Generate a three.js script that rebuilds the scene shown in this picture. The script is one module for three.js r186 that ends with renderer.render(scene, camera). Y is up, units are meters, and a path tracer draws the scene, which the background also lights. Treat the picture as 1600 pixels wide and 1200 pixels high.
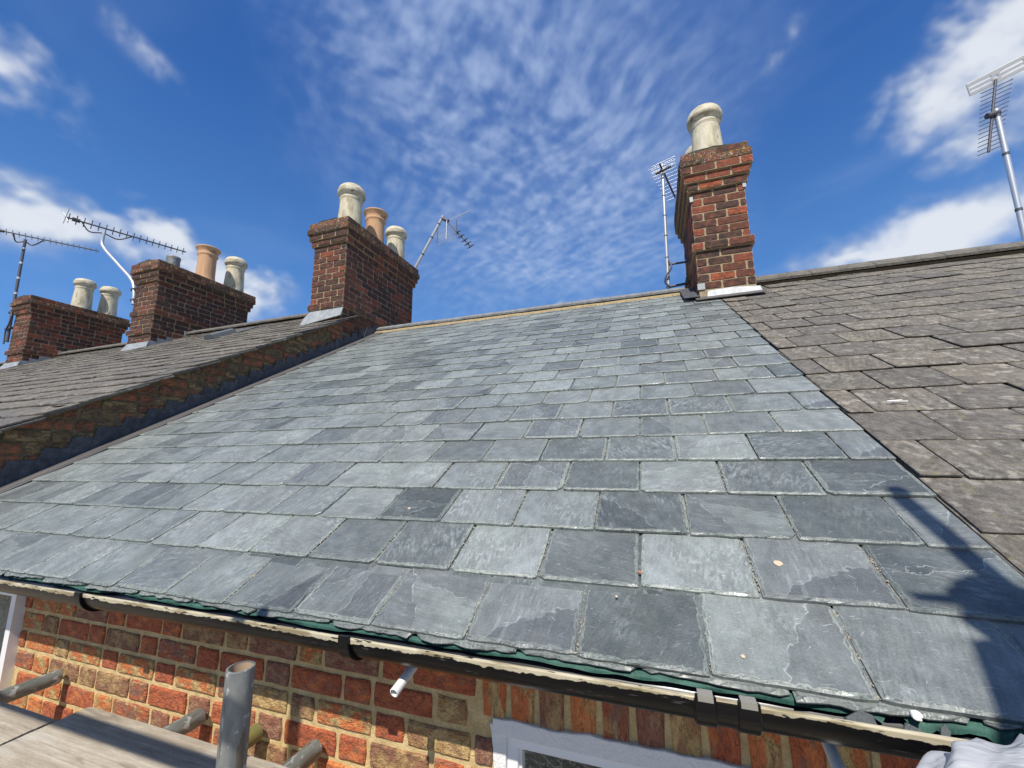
import * as THREE from 'three';
import { mergeGeometries } from 'three/addons/utils/BufferGeometryUtils.js';

/* ---------------------------------------------------------------- camera, sky, sun, exposure */
const scene = new THREE.Scene();
const camera = new THREE.PerspectiveCamera(86.65, 4 / 3, 0.03, 900);
camera.position.set(0.18291, 0.40282, 0.91379);
camera.quaternion.setFromRotationMatrix(new THREE.Matrix4().makeBasis(
  new THREE.Vector3(0.944525, -0.008507, -0.32833),
  new THREE.Vector3(0.065874, 0.984258, 0.164002),
  new THREE.Vector3(0.321766, -0.176533, 0.930216)));
camera.updateMatrixWorld();

const renderer = new THREE.WebGLRenderer({ antialias: true });
renderer.setSize(1024, 768);
renderer.toneMapping = THREE.LinearToneMapping;
renderer.toneMappingExposure = 1.0;
renderer.shadowMap.enabled = true;

const SUN = new THREE.Vector3(0.085, 1.28, 1).normalize();
const sun = new THREE.DirectionalLight(new THREE.Color(1, 0.945, 0.86), 5.0);
sun.position.copy(SUN).multiplyScalar(40);
sun.castShadow = true;
Object.assign(sun.shadow.camera, { left: -16, right: 10, top: 12, bottom: -10, near: 1, far: 90 });
sun.shadow.mapSize.set(4096, 4096);
scene.add(sun, sun.target);

/* ---------------------------------------------------------------- random numbers and noise */
function rng(seed) { let a = seed >>> 0; return () => { a = (a + 0x6D2B79F5) >>> 0; let t = Math.imul(a ^ (a >>> 15), 1 | a); t = (t + Math.imul(t ^ (t >>> 7), 61 | t)) ^ t; return ((t ^ (t >>> 14)) >>> 0) / 4294967296; }; }
const LAT = new Float32Array(65536); { const r = rng(11); for (let i = 0; i < 65536; i++) LAT[i] = r(); }
function vn(x, y) {
  const xi = Math.floor(x), yi = Math.floor(y); let fx = x - xi, fy = y - yi;
  fx = fx * fx * (3 - 2 * fx); fy = fy * fy * (3 - 2 * fy);
  const a = LAT[((yi & 255) << 8) | (xi & 255)], b = LAT[((yi & 255) << 8) | ((xi + 1) & 255)];
  const c = LAT[(((yi + 1) & 255) << 8) | (xi & 255)], d = LAT[(((yi + 1) & 255) << 8) | ((xi + 1) & 255)];
  return a + (b - a) * fx + (c - a) * fy + (a - b - c + d) * fx * fy;
}
function fbm(x, y, o = 4) { let s = 0, a = 0.5, n = 0; for (let i = 0; i < o; i++) { s += a * vn(x, y); n += a; x = x * 2.03 + 17.3; y = y * 2.01 + 9.1; a *= 0.5; } return s / n; }
const sst = (a, b, x) => { const t = Math.min(1, Math.max(0, (x - a) / (b - a))); return t * t * (3 - 2 * t); };
const mix = (a, b, t) => a + (b - a) * t;
const mix3 = (a, b, t) => [mix(a[0], b[0], t), mix(a[1], b[1], t), mix(a[2], b[2], t)];
const cl = (x, a, b) => Math.min(b, Math.max(a, x));

/* ---------------------------------------------------------------- sky */
{
  const W = 2048, H = 1024, data = new Float32Array(W * H * 4), D = Math.PI / 180;
  // cumulus banks: azimuth, elevation, half width, half height (degrees), tilt, strength
  const banks = [[38, 35.5, 9.5, 6, 0.5, 0.95], [42, 28, 9, 4, 0.3, 0.8], [33, 27, 8, 3, 0.5, 0.85], [30, 21, 14, 5, 0.12, 1.35], [46, 21, 12, 4.5, 0.1, 1.1],
    [-77, 33.5, 8.5, 4.4, -0.4, 0.8], [-72, 21.5, 8, 4, 0.1, 1.0], [-62, 24, 5, 2.6, -0.35, 0.85], [-57, 19.5, 8, 4, -0.15, 0.95], [-51.5, 20.5, 4, 2.6, -0.1, 0.7],
    [-68, 40, 5, 2.2, -0.5, 0.34], [-10, 20, 7, 1.8, 0.1, 0.8], [-25.6, 23, 1.4, 0.9, 0, 0.6], [27, 33.5, 2.2, 2.2, 0.8, 0.42], [20, 43, 3.2, 1.8, 0.8, 0.3],
    [80, 30, 16, 7, 0.2, 1.1], [120, 24, 18, 6, -0.1, 1.1], [160, 35, 12, 6, 0.2, 1.0], [-110, 26, 16, 6, 0.1, 1.1], [-150, 33, 15, 7, -0.2, 1.0], [100, 48, 10, 4, 0.3, 0.8], [-120, 50, 11, 4, 0.3, 0.8]];
  for (let j = 0; j < H; j++) {
    const el = ((j + 0.5) / H - 0.5) * Math.PI, y = Math.sin(el), ce = Math.cos(el), eld = el / D;
    for (let i = 0; i < W; i++) {
      const lon = ((i + 0.5) / W - 0.5) * 2 * Math.PI, x = Math.cos(lon) * ce, z = Math.sin(lon) * ce;
      const t = sst(4, 48, eld);
      let c = mix3([0.14, 0.36, 0.80], [0.034, 0.125, 0.41], Math.pow(Math.max(t, 0), 0.75));
      c = mix3(c, [0.45, 0.62, 0.85], Math.pow(1 - sst(-2, 14, eld), 1.5));
      const sg = Math.max(0, x * SUN.x + y * SUN.y + z * SUN.z); c = mix3(c, [0.62, 0.74, 0.92], 0.5 * Math.pow(sg, 5));   // paler air round the sun
      if (eld > 0.5) {
        const az = Math.atan2(x, -z) / D, k = 1 / (y + 0.12), px = x * k, pz = z * k;
        // thin mackerel sheet: a low frequency mask, ripples and small puffs
        const wx = fbm(px * 1.7 + 3, pz * 1.7 + 8, 3) - 0.5, wz = fbm(px * 1.7 + 40, pz * 1.7 + 2, 3) - 0.5;
        let sheet = fbm(px * 0.9 + 5.2, pz * 0.9 + 1.7, 3);
        const band = Math.exp(-Math.pow((az + 17 - (eld - 35) * -0.55) / 33, 2)) * sst(15, 27, eld);
        sheet = sst(0.42, 0.85, sheet * 0.62 + band * 0.52);
        const a = 0.62, rx = px * Math.cos(a) + pz * Math.sin(a), rz = -px * Math.sin(a) + pz * Math.cos(a);
        const puff = fbm((px + wx * 0.2) * 31, (pz + wz * 0.2) * 31, 4), rip = fbm((rx + wx * 0.3) * 12, (rz + wz * 0.3) * 44, 3), big = fbm(px * 4.5 + 9, pz * 4.5 + 3, 3);
        let ac = sheet * cl(sst(0.28, 0.92, puff * 0.5 + rip * 0.3 + big * 0.26) * 0.66 + 0.1, 0, 1);
        ac += 0.08 * sst(0.5, 0.85, fbm(rx * 1.6 + 20, rz * 5.5, 4)) + 0.05 * sst(0.45, 0.8, fbm(px * 3, pz * 3, 4));
        c = mix3(c, [0.46, 0.58, 0.83], cl(ac, 0, 0.75));
        let dens = 0;
        for (const b of banks) {
          let da = az - b[0]; if (da > 180) da -= 360; if (da < -180) da += 360; da *= ce;
          const de = eld - b[1]; if (Math.abs(da) > b[2] * 2.4 || Math.abs(de) > b[2] * 2.4) continue;
          const u = da + de * 0.0, v = de - da * b[4];
          const r = Math.sqrt((u / b[2]) ** 2 + (v / b[3]) ** 2);
          dens = Math.max(dens, b[5] * (1.15 - r));
        }
        if (dens > 0 || dens > -0.3) {
          const n = fbm(az * 0.17 + 7 + wx * 1.5, eld * 0.24 + wz * 1.5, 6), n2 = fbm(az * 0.55 + 3 + wx * 3, eld * 0.75 + 5 + wz * 3, 5);
          const q = dens + (n - 0.5) * 1.7 + (n2 - 0.5) * 0.95;
          const al = sst(0.02, 1.25, q) * sst(0, 0.4, dens);
          const body = mix3([0.40, 0.49, 0.66], [0.80, 0.84, 0.90], sst(0.3, 1.0, q + (fbm(az * 0.3 + 1, eld * 0.5 + 31, 4) - 0.5) * 0.9));
          c = mix3(c, body, al * 0.93);
        }
      }
      const o = (j * W + i) * 4; data[o] = c[0]; data[o + 1] = c[1]; data[o + 2] = c[2]; data[o + 3] = 1;
    }
  }
  const tex = new THREE.DataTexture(data, W, H, THREE.RGBAFormat, THREE.FloatType);
  tex.mapping = THREE.EquirectangularReflectionMapping; tex.magFilter = THREE.LinearFilter; tex.minFilter = THREE.LinearFilter; tex.needsUpdate = true;
  scene.background = tex; scene.environment = tex;
}

/* ---------------------------------------------------------------- textures */
function tex(w, h, fn, { srgb = true, repeat } = {}) {
  const d = new Uint8Array(w * h * 4);
  for (let j = 0; j < h; j++) for (let i = 0; i < w; i++) {
    const c = fn((i + 0.5) / w, (j + 0.5) / h, i, j), o = (j * w + i) * 4;
    if (typeof c === 'number') { d[o] = d[o + 1] = d[o + 2] = cl(c * 255, 0, 255); } else { d[o] = cl(c[0], 0, 255); d[o + 1] = cl(c[1], 0, 255); d[o + 2] = cl(c[2], 0, 255); }
    d[o + 3] = 255;
  }
  const t = new THREE.DataTexture(d, w, h, THREE.RGBAFormat);
  t.magFilter = THREE.LinearFilter; t.minFilter = THREE.LinearFilter; t.wrapS = t.wrapT = THREE.RepeatWrapping;
  if (srgb) t.colorSpace = THREE.SRGBColorSpace;
  if (repeat) t.repeat.set(repeat[0], repeat[1]);
  t.needsUpdate = true; return t;
}
function strokes(n, r, W, H, lean) {          // short pale scratches, drawn into a mask
  const m = new Float32Array(W * H);
  for (let k = 0; k < n; k++) {
    const clus = r() < 0.5; let x = r() * W, y = r() * H * 0.9, a = (r() - 0.5) * (clus ? 2.6 : 0.35) + lean, L = (clus ? 8 + r() * 26 : 5 + r() * 34), s = 0.25 + r() * 0.75, wd = r() < 0.25 ? 1 : 0;
    for (let i = 0; i < L; i++) {
      a += (r() - 0.5) * 0.12; x += Math.cos(a); y += Math.sin(a); const f = s * (0.4 + 0.6 * r()) * Math.sin(Math.PI * (i + 1) / (L + 1));
      for (let q = 0; q <= wd; q++) { const xi = Math.floor(x) , yi = Math.floor(y) + q; if (xi >= 0 && yi >= 0 && xi < W && yi < H) m[yi * W + xi] = Math.max(m[yi * W + xi], f); }
    }
  }
  return m;
}
// new slates: tone 0 light green grey, 1 blue grey, 2 dark
const NEWV = 30, newTex = [], newRough = [];
for (let v = 0; v < NEWV; v++) {
  const r = rng(100 + v), W = 352, ox = r() * 200, oy = r() * 200, tone = v % 3, lean = (r() - 0.5) * 0.3;
  const base = [[121, 126, 124], [111, 116, 115], [94, 100, 99]][tone], alt = [[133, 139, 136], [122, 127, 126], [106, 112, 111]][tone];
  const sc = strokes(50 + r() * 60, r, W, W, lean), rim = 0.022 + r() * 0.026, rimS = 0.35 + r() * 0.65 , chalk = 0.5 + r() * 0.9, sang = (r() < 0.6 ? 1.4 : 0.1) + (r() - 0.5) * 0.6;
  const grainA = 6 + r() * 18, streak = r() < 0.35 ? 0.65 : 0.12;
  const ly = []; for (let k = 0, n = r() < 0.42 ? 0 : r() < 0.65 ? 1 : 2; k < n; k++) ly.push({ th: r() * 6.28, c: -0.02 - r() * 0.22, bend: (r() - 0.5) * 1.1, f: (r() < 0.75 ? (tone ? 0.80 : 0.86) + r() * 0.1 : 1.06 + r() * 0.04), e: 0.3 + r() * 0.5 });
  newTex.push(tex(W, W, (u, w, i, j) => {
    let c = mix3(base, alt, sst(0.25, 0.75, fbm(u * 1.7 + ox, w * 1.7 + oy, 3)));
    const s = Math.cos(sang), k = Math.sin(sang), a = u * s + w * k, b = -u * k + w * s;
    let l = (fbm(u * 9 + ox, w * 9 + oy, 5) - 0.5) * 30 + (LAT[((j * 7 + v * 31) & 255) << 8 | ((i * 3 + j) & 255)] - 0.5) * 17 + (vn(u * 120, w * 120) - 0.5) * 15 + (fbm(a * 4 + ox, b * 48 + oy, 3) - 0.5) * grainA;
    c = [c[0] + l, c[1] + l, c[2] + l];
    let ch = sst(0.42, 0.85, fbm(u * 2.4 + oy, w * 2.4 + ox, 3)) * sst(0.36, 0.8, fbm(a * 16 + ox, b * 40 + oy, 5)) * chalk * 0.62 + sst(0.55, 0.75, fbm(a * 7 + ox, b * 60 + oy, 4)) * sst(0.45, 0.7, fbm(u * 5 + ox, w * 5 + 30, 3)) * chalk * streak;
    for (const y of ly) {                       // split layers, each with its own outline
      const p = (u - 0.5) * Math.cos(y.th) + (w - 0.38) * Math.sin(y.th), t = -(u - 0.5) * Math.sin(y.th) + (w - 0.38) * Math.cos(y.th), q = p + y.c + t * t * y.bend + (fbm(u * 9 + ox * 2, w * 9 + oy + y.th, 4) - 0.5) * 0.16;
      if (q > 0) { c = [c[0] * y.f, c[1] * y.f, c[2] * (y.f + 0.012)]; ch *= 0.6; }
      if (Math.abs(q) < 0.006) c = mix3(c, [172, 178, 176], y.e * sst(0.25, 0.7, vn(u * 18 + ox, w * 18)));
    }
    c = mix3(c, [188, 194, 194], cl(ch, 0, 1) * 0.72);
    c = mix3(c, [214, 219, 217], sc[j * W + i] * 0.9);
    const en = (fbm(u * 16 + ox, w * 16 + oy, 4) - 0.5) * 0.05 + (vn(u * 60 + oy, w * 60) - 0.5) * 0.008, ed = Math.min(u, 1 - u, w * 1.02) + en;   // hand dressed margin
    if (ed < rim) { const g = (fbm(u * 50, w * 50, 3) - 0.5) * 70; c = mix3(c, [150 + g, 156 + g, 148 + g], rimS * 0.85); } else if (ed < rim + 0.005) c = mix3(c, [84, 89, 90], 0.4 * rimS);
    if (Math.abs(ed - rim * 0.45) < 0.003 && vn(u * 24, w * 24 + ox) > 0.45) c = mix3(c, [70, 74, 74], 0.6);
    return c;
  }));
}
for (let v = 0; v < 3; v++) { const o = v * 31; newRough.push(tex(256, 256, (u, w) => cl(0.5 + (fbm(u * 7 + o, w * 7, 4) - 0.5) * 0.55 + (vn(u * 90, w * 90 + o) - 0.5) * 0.15, 0.2, 0.9), { srgb: false })); }
const slateBump = []; for (let v = 0; v < 4; v++) { const o = v * 23.7, sa = 1.2 + v * 0.5; slateBump.push(tex(256, 256, (u, w) => { const a = u * Math.cos(sa) + w * Math.sin(sa), b = -u * Math.sin(sa) + w * Math.cos(sa); const st = fbm(u * 4 + o, w * 4, 4); return cl(0.5 * (Math.floor(st * 9) / 9 + st) * 0.6 + 0.25 * fbm(a * 5, b * 40 + o, 3) + 0.2 * vn(u * 100, w * 100 + o), 0, 1); }, { srgb: false })); }
const newMats = []; for (let v = 0; v < NEWV; v++) for (let t = 0; t < 3; t++) newMats.push(new THREE.MeshStandardMaterial({ map: newTex[v], color: [new THREE.Color(0.8, 0.81, 0.81), new THREE.Color(0.91, 0.91, 0.91), new THREE.Color(1.01, 1.01, 1.0)][t], roughness: 1, roughnessMap: newRough[v % 3], bumpMap: slateBump[v % 4], bumpScale: 0.0028 }));
// old slates
const OLDV = 9, oldMats = [];
for (let v = 0; v < OLDV; v++) {
  const r = rng(300 + v), W = 256, ox = r() * 200, oy = r() * 200, sc = strokes(18 + r() * 30, r, W, W, 0.3), sang = 0.3 + r() * 1.2, lich = r();
  const base = [[102, 97, 88], [97, 92, 85], [106, 100, 90]][v % 3], alt = [[113, 107, 97], [106, 101, 93], [118, 111, 99]][v % 3];
  const map = tex(W, W, (u, w, i, j) => {
    let c = mix3(base, alt, sst(0.3, 0.7, fbm(u * 3 + ox, w * 3 + oy, 4)));
    const a = u * Math.cos(sang) + w * Math.sin(sang), b = -u * Math.sin(sang) + w * Math.cos(sang);
    const l = (fbm(u * 14 + ox, w * 14 + oy, 5) - 0.5) * 44 + (vn(u * 110, w * 110) - 0.5) * 26 + (fbm(a * 3 + ox, b * 30, 3) - 0.5) * 34;
    c = [c[0] + l, c[1] + l, c[2] + l];
    c = mix3(c, [166, 161, 149], sst(0.6, 0.74, fbm(u * 9 + oy, w * 9 + ox, 5)) * (0.2 + 0.5 * lich));
    c = mix3(c, [196, 194, 184], sc[j * W + i] * 0.75);
    c = mix3(c, [70, 68, 62], sst(0.6, 0.75, fbm(u * 8 + 50 + ox, w * 8, 4)) * 0.35);
    c = mix3(c, [128, 122, 84], sst(0.66, 0.78, fbm(u * 9 + 90 + ox, w * 9 + oy, 4)) * 0.35);
    return c;
  });
  for (let t = 0; t < 2; t++) oldMats.push(new THREE.MeshStandardMaterial({ map, color: t ? new THREE.Color(1.02, 1.01, 1.0) : new THREE.Color(0.93, 0.93, 0.93), roughness: 0.72, bumpMap: slateBump[v % 4], bumpScale: 0.003 }));
}
const farMats = oldMats;
// bricks
function brickTex(seed, cols, W = 192, H = 96, soot = 0, lichen = 0) {
  const r = rng(seed), ox = r() * 200, oy = r() * 200;
  return tex(W, H, (u, w) => {
    const x = u * 2, n = fbm(x * 3 + ox, w * 3 + oy, 4), n2 = fbm(x * 5 + oy, w * 5 + ox, 4);
    let c = mix3(cols[0], cols[1], sst(0.35, 0.65, n)); c = mix3(c, cols[2], sst(0.52, 0.7, n2) * 0.6);
    const l = (fbm(x * 14 + ox, w * 14 + oy, 3) - 0.5) * 38 + (vn(x * 60, w * 60) - 0.5) * 20; c = [c[0] + l, c[1] + l * 0.8, c[2] + l * 0.7];
    const cr = Math.abs(fbm(x * 4 + 30 + ox, w * 6 + oy, 4) - 0.5); if (cr < 0.012) c = mix3(c, [70, 44, 34], 0.45);
    if (vn(x * 26 + ox, w * 26 + oy) > 0.94) c = mix3(c, [60, 42, 36], 0.5);
    if (soot) c = mix3(c, [42, 36, 33], soot * sst(0.3, 0.7, fbm(x * 2 + 77 + ox, w * 2 + oy, 4)));
    if (lichen) { c = mix3(c, [176, 130, 38], sst(0.6, 0.68, fbm(x * 6 + 13 + ox, w * 6 + oy, 4)) * lichen); c = mix3(c, [190, 188, 176], sst(0.64, 0.7, fbm(x * 9 + 53 + ox, w * 9, 4)) * lichen); c = mix3(c, [72, 66, 50], sst(0.5, 0.66, fbm(x * 5 + 3 + ox, w * 5, 4)) * lichen * 0.8); }
    return c;
  });
}
const brickBump = tex(256, 128, (u, w) => cl(fbm(u * 14, w * 7, 5) * 0.8 + 0.25 * vn(u * 80, w * 40) - (Math.abs(fbm(u * 8 + 40, w * 5, 4) - 0.5) < 0.025 ? 0.3 : 0), 0, 1), { srgb: false });
const bm = (t, b = 0.006) => new THREE.MeshStandardMaterial({ map: t, roughness: 0.92, bumpMap: brickBump, bumpScale: b });
const OR = [200, 116, 68], RD = [172, 92, 60], PB = [142, 102, 82], BF = [192, 162, 108], DK = [86, 58, 48], SO = [58, 46, 42];
const wallMats = [bm(brickTex(1, [OR, RD, PB])), bm(brickTex(2, [RD, OR, PB])), bm(brickTex(3, [PB, RD, BF])), bm(brickTex(4, [BF, [166, 128, 82], PB])), bm(brickTex(5, [OR, [208, 130, 76], BF])), bm(brickTex(9, [BF, OR, [150, 116, 78]])), bm(brickTex(6, [[146, 96, 76], PB, [172, 140, 104]])), bm(brickTex(7, [RD, [186, 104, 64], [132, 80, 60]])), bm(brickTex(8, [[146, 104, 78], [172, 140, 96], [120, 88, 68]]))];
const stackMats = [bm(brickTex(21, [[136, 76, 54], [118, 68, 51], DK], 96, 48, 0.25), 0.003), bm(brickTex(22, [[116, 70, 53], DK, [100, 60, 48]], 96, 48, 0.45), 0.003), bm(brickTex(23, [[98, 68, 54], [88, 62, 51], SO], 96, 48, 0.6), 0.003), bm(brickTex(24, [[150, 80, 54], [128, 70, 50], [108, 62, 48]], 96, 48, 0.15), 0.003), bm(brickTex(25, [[84, 62, 52], DK, [98, 62, 50]], 96, 48, 0.6), 0.003), bm(brickTex(26, [[176, 92, 56], [146, 76, 50], DK], 96, 48, 0.1), 0.003)];
const lichMats = [bm(brickTex(31, [[148, 84, 60], [118, 74, 58], DK], 128, 64, 0.3, 0.9), 0.003), bm(brickTex(32, [[156, 82, 56], [120, 68, 52], SO], 128, 64, 0.3, 0.75), 0.003), bm(brickTex(33, [DK, SO, [100, 70, 56]], 128, 64, 0.4, 0.6), 0.003)];
const upMats = [bm(brickTex(41, [[152, 96, 66], [130, 100, 70], DK], 128, 64, 0.25)), bm(brickTex(42, [[158, 134, 92], [128, 106, 74], DK], 128, 64, 0.3, 0.2)), bm(brickTex(43, [[168, 102, 68], [140, 98, 70], [106, 82, 60]], 128, 64, 0.2)), bm(brickTex(44, [[124, 106, 76], [100, 84, 62], [138, 98, 68]], 128, 64, 0.3, 0.2))];
const sandTex = (seed, a, b, rep) => tex(256, 256, (u, w) => { const l = (vn(u * 256, w * 256 + seed) - 0.5) * 34 + (fbm(u * 16 + seed, w * 16, 4) - 0.5) * 46; const c = mix3(a, b, fbm(u * 5 + seed, w * 5, 4)); return [c[0] + l, c[1] + l, c[2] + l * 0.9]; }, { repeat: rep });
const sandBump = tex(256, 256, (u, w) => cl(0.6 * fbm(u * 32, w * 32, 4) + 0.4 * vn(u * 256, w * 256), 0, 1), { srgb: false, repeat: [3, 3] });
const M = {
  mortar: new THREE.MeshStandardMaterial({ map: sandTex(3, [192, 166, 116], [210, 186, 136], [3, 3]), roughness: 0.95, bumpMap: sandBump, bumpScale: 0.004 }),
  stackMortar: new THREE.MeshStandardMaterial({ map: sandTex(9, [148, 130, 102], [176, 158, 126], [3, 3]), roughness: 0.95 }),
  darkMortar: new THREE.MeshStandardMaterial({ map: sandTex(14, [92, 82, 62], [120, 106, 80], [3, 3]), roughness: 0.95, bumpMap: sandBump, bumpScale: 0.006 }),
  ridgeMortar: new THREE.MeshStandardMaterial({ map: sandTex(17, [150, 132, 98], [172, 154, 118], [4, 4]), roughness: 0.95, bumpMap: sandBump, bumpScale: 0.004 }),
  flaunch: new THREE.MeshStandardMaterial({ map: tex(128, 128, (u, w) => { let c = mix3([96, 92, 80], [138, 130, 112], fbm(u * 5, w * 5, 4)); c = mix3(c, [70, 72, 44], sst(0.5, 0.68, fbm(u * 8 + 9, w * 8, 4)) * 0.8); const l = (vn(u * 100, w * 100) - 0.5) * 40; return [c[0] + l, c[1] + l, c[2] + l]; }), roughness: 0.95, bumpMap: sandBump, bumpScale: 0.02 }),
  ridgeNew: new THREE.MeshStandardMaterial({ map: sandTex(23, [112, 114, 116], [132, 133, 132], [2, 2]), roughness: 0.85 }),
  ridgeOld: new THREE.MeshStandardMaterial({ map: sandTex(29, [92, 88, 82], [122, 116, 104], [2, 2]), roughness: 0.9, bumpMap: sandBump, bumpScale: 0.004 }),
  lead: new THREE.MeshStandardMaterial({ map: sandTex(33, [66, 68, 72], [84, 86, 90], [2, 2]), roughness: 0.8, metalness: 0 }),
  leadTray: new THREE.MeshStandardMaterial({ map: sandTex(35, [88, 85, 83], [104, 100, 97], [2, 2]), roughness: 0.6, metalness: 0.15 }),
  leadPale: new THREE.MeshStandardMaterial({ map: sandTex(37, [146, 150, 152], [172, 175, 174], [2, 2]), roughness: 0.5, metalness: 0.1 }),
  felt: new THREE.MeshStandardMaterial({ map: sandTex(41, [40, 80, 70], [54, 98, 86], [3, 3]), roughness: 0.7 }),
  boarding: new THREE.MeshStandardMaterial({ color: new THREE.Color(0.26, 0.19, 0.12), roughness: 0.95 }),
  upvc: new THREE.MeshPhysicalMaterial({ color: new THREE.Color(0.85, 0.85, 0.84), roughness: 0.32, clearcoat: 0.2 }),
  caulk: new THREE.MeshStandardMaterial({ color: new THREE.Color(0.8, 0.79, 0.76), roughness: 0.8, bumpMap: sandBump, bumpScale: 0.004 }),
  clip: new THREE.MeshStandardMaterial({ color: new THREE.Color(0.58, 0.55, 0.46), roughness: 0.6, bumpMap: sandBump, bumpScale: 0.003 }),
  pvc: new THREE.MeshStandardMaterial({ color: new THREE.Color(0.82, 0.82, 0.8), roughness: 0.35 }),
  black: new THREE.MeshPhysicalMaterial({ color: new THREE.Color(0.012, 0.013, 0.016), roughness: 0.28, clearcoat: 0.4, clearcoatRoughness: 0.2 }),
  bracketBlack: new THREE.MeshPhysicalMaterial({ color: new THREE.Color(0.006, 0.006, 0.007), roughness: 0.3, specularIntensity: 0.4 }),
  glass: new THREE.MeshPhysicalMaterial({ color: new THREE.Color(0.75, 0.8, 0.8), roughness: 0.18, transmission: 1, thickness: 0, bumpMap: tex(256, 256, (u, w) => cl(sst(0.35, 0.65, Math.abs(fbm(u * 9, w * 14, 3) - 0.5) * 4) , 0, 1), { srgb: false, repeat: [4, 4] }), bumpScale: 0.01 }),
  room: new THREE.MeshStandardMaterial({ color: new THREE.Color(0.5, 0.47, 0.42), roughness: 0.9 }),
  potCream: new THREE.MeshStandardMaterial({ map: tex(256, 256, (u, w) => { let c = mix3([196, 186, 156], [214, 206, 182], fbm(u * 6, w * 6, 4)); const l = (fbm(u * 30, w * 30, 3) - 0.5) * 34; c = [c[0] + l, c[1] + l, c[2] + l]; c = mix3(c, [128, 116, 88], sst(0.5, 0.74, fbm(u * 9 + 5, w * 14, 5)) * 0.5); c = mix3(c, [84, 74, 60], sst(0.72, 0.8, fbm(u * 16 + 15, w * 18 + 3, 4)) * 0.6); return c; }), roughness: 0.75, bumpMap: sandBump, bumpScale: 0.003 }),
  potClay: new THREE.MeshStandardMaterial({ map: tex(128, 128, (u, w) => { let c = mix3([194, 150, 110], [210, 170, 130], fbm(u * 5, w * 5, 4)); const l = (fbm(u * 24, w * 24, 3) - 0.5) * 28; c = [c[0] + l, c[1] + l, c[2] + l]; return mix3(c, [120, 88, 64], sst(0.6, 0.74, fbm(u * 6 + 9, w * 9, 4)) * 0.5); }), roughness: 0.8 }),
  steel: new THREE.MeshStandardMaterial({ map: tex(256, 256, (u, w) => { let c = mix3([112, 116, 114], [142, 144, 138], fbm(u * 4, w * 4, 4)); const l = (fbm(u * 14, w * 12, 4) - 0.5) * 40; c = [c[0] + l, c[1] + l, c[2] + l]; c = mix3(c, [196, 200, 198], sst(0.64, 0.7, fbm(u * 9 + 3, w * 12, 4)) * 0.75); c = mix3(c, [98, 84, 62], sst(0.58, 0.72, fbm(u * 9 + 31, w * 7, 4)) * 0.6); return c; }), roughness: 0.58, metalness: 0.3 }),
  steelYellow: new THREE.MeshStandardMaterial({ map: tex(128, 128, (u, w) => mix3([150, 140, 66], [118, 116, 92], fbm(u * 8, w * 8, 4))), roughness: 0.6, metalness: 0.2 }),
  rustIn: new THREE.MeshStandardMaterial({ color: new THREE.Color(0.42, 0.31, 0.2), roughness: 0.9 }),
  alu: new THREE.MeshStandardMaterial({ color: new THREE.Color(0.62, 0.63, 0.64), roughness: 0.4, metalness: 0.6 }),
  aluDark: new THREE.MeshStandardMaterial({ color: new THREE.Color(0.1, 0.1, 0.11), roughness: 0.55, metalness: 0.4 }),
  plasticWhite: new THREE.MeshStandardMaterial({ color: new THREE.Color(0.78, 0.77, 0.73), roughness: 0.5 }),
  board: new THREE.MeshStandardMaterial({ map: tex(512, 256, (u, w) => { let c = mix3([164, 150, 130], [188, 178, 160], fbm(u * 6, w * 6, 4)); const g = (fbm(u * 4, w * 60, 4) - 0.5) * 22 + (vn(u * 300, w * 200) - 0.5) * 16 + (fbm(u * 30, w * 16, 4) - 0.5) * 24; c = [c[0] + g, c[1] + g, c[2] + g]; c = mix3(c, [196, 190, 178], sst(0.52, 0.72, fbm(u * 10 + 4, w * 7, 4)) * 0.55); return mix3(c, [112, 100, 84], sst(0.66, 0.8, fbm(u * 14 + 40, w * 9, 4)) * 0.4); }), roughness: 0.92, bumpMap: tex(256, 128, (u, w) => 0.5 * fbm(u * 6, w * 40, 4) + 0.5 * fbm(u * 40, w * 20, 3), { srgb: false }), bumpScale: 0.003 }),
  boardEnd: new THREE.MeshStandardMaterial({ color: new THREE.Color(0.42, 0.32, 0.24), roughness: 0.9 }),
  grit: new THREE.MeshStandardMaterial({ color: new THREE.Color(0.42, 0.36, 0.27), roughness: 1 }),
  gritPale: new THREE.MeshStandardMaterial({ color: new THREE.Color(0.62, 0.48, 0.34), roughness: 1 }),
  sheet: new THREE.MeshPhysicalMaterial({ color: new THREE.Color(0.6, 0.61, 0.62), roughness: 0.36, transmission: 0.3, thickness: 0, bumpMap: tex(256, 256, (u, w) => cl(1 - Math.abs(fbm(u * 7, w * 5, 3) - 0.5) * 3.2 + 0.3 * (1 - Math.abs(fbm(u * 19 + 4, w * 14, 3) - 0.5) * 4), 0, 1), { srgb: false }), bumpScale: 0.004 }),
  shadeSheet: new THREE.MeshStandardMaterial({ color: new THREE.Color(0.06, 0.14, 0.3), roughness: 0.7 }),
  ground: new THREE.MeshStandardMaterial({ map: tex(512, 512, (u, w) => { const c = mix3([150, 144, 132], [134, 130, 122], sst(0.4, 0.6, fbm(u * 12, w * 12, 5))); const l = (vn(u * 400, w * 400) - 0.5) * 30; return [c[0] + l, c[1] + l, c[2] + l]; }, { repeat: [60, 60] }), roughness: 1 }),
  vent: new THREE.MeshStandardMaterial({ color: new THREE.Color(0.11, 0.125, 0.13), roughness: 0.6 }),
};
M.felt.side = M.sheet.side = M.shadeSheet.side = THREE.DoubleSide;

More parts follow.
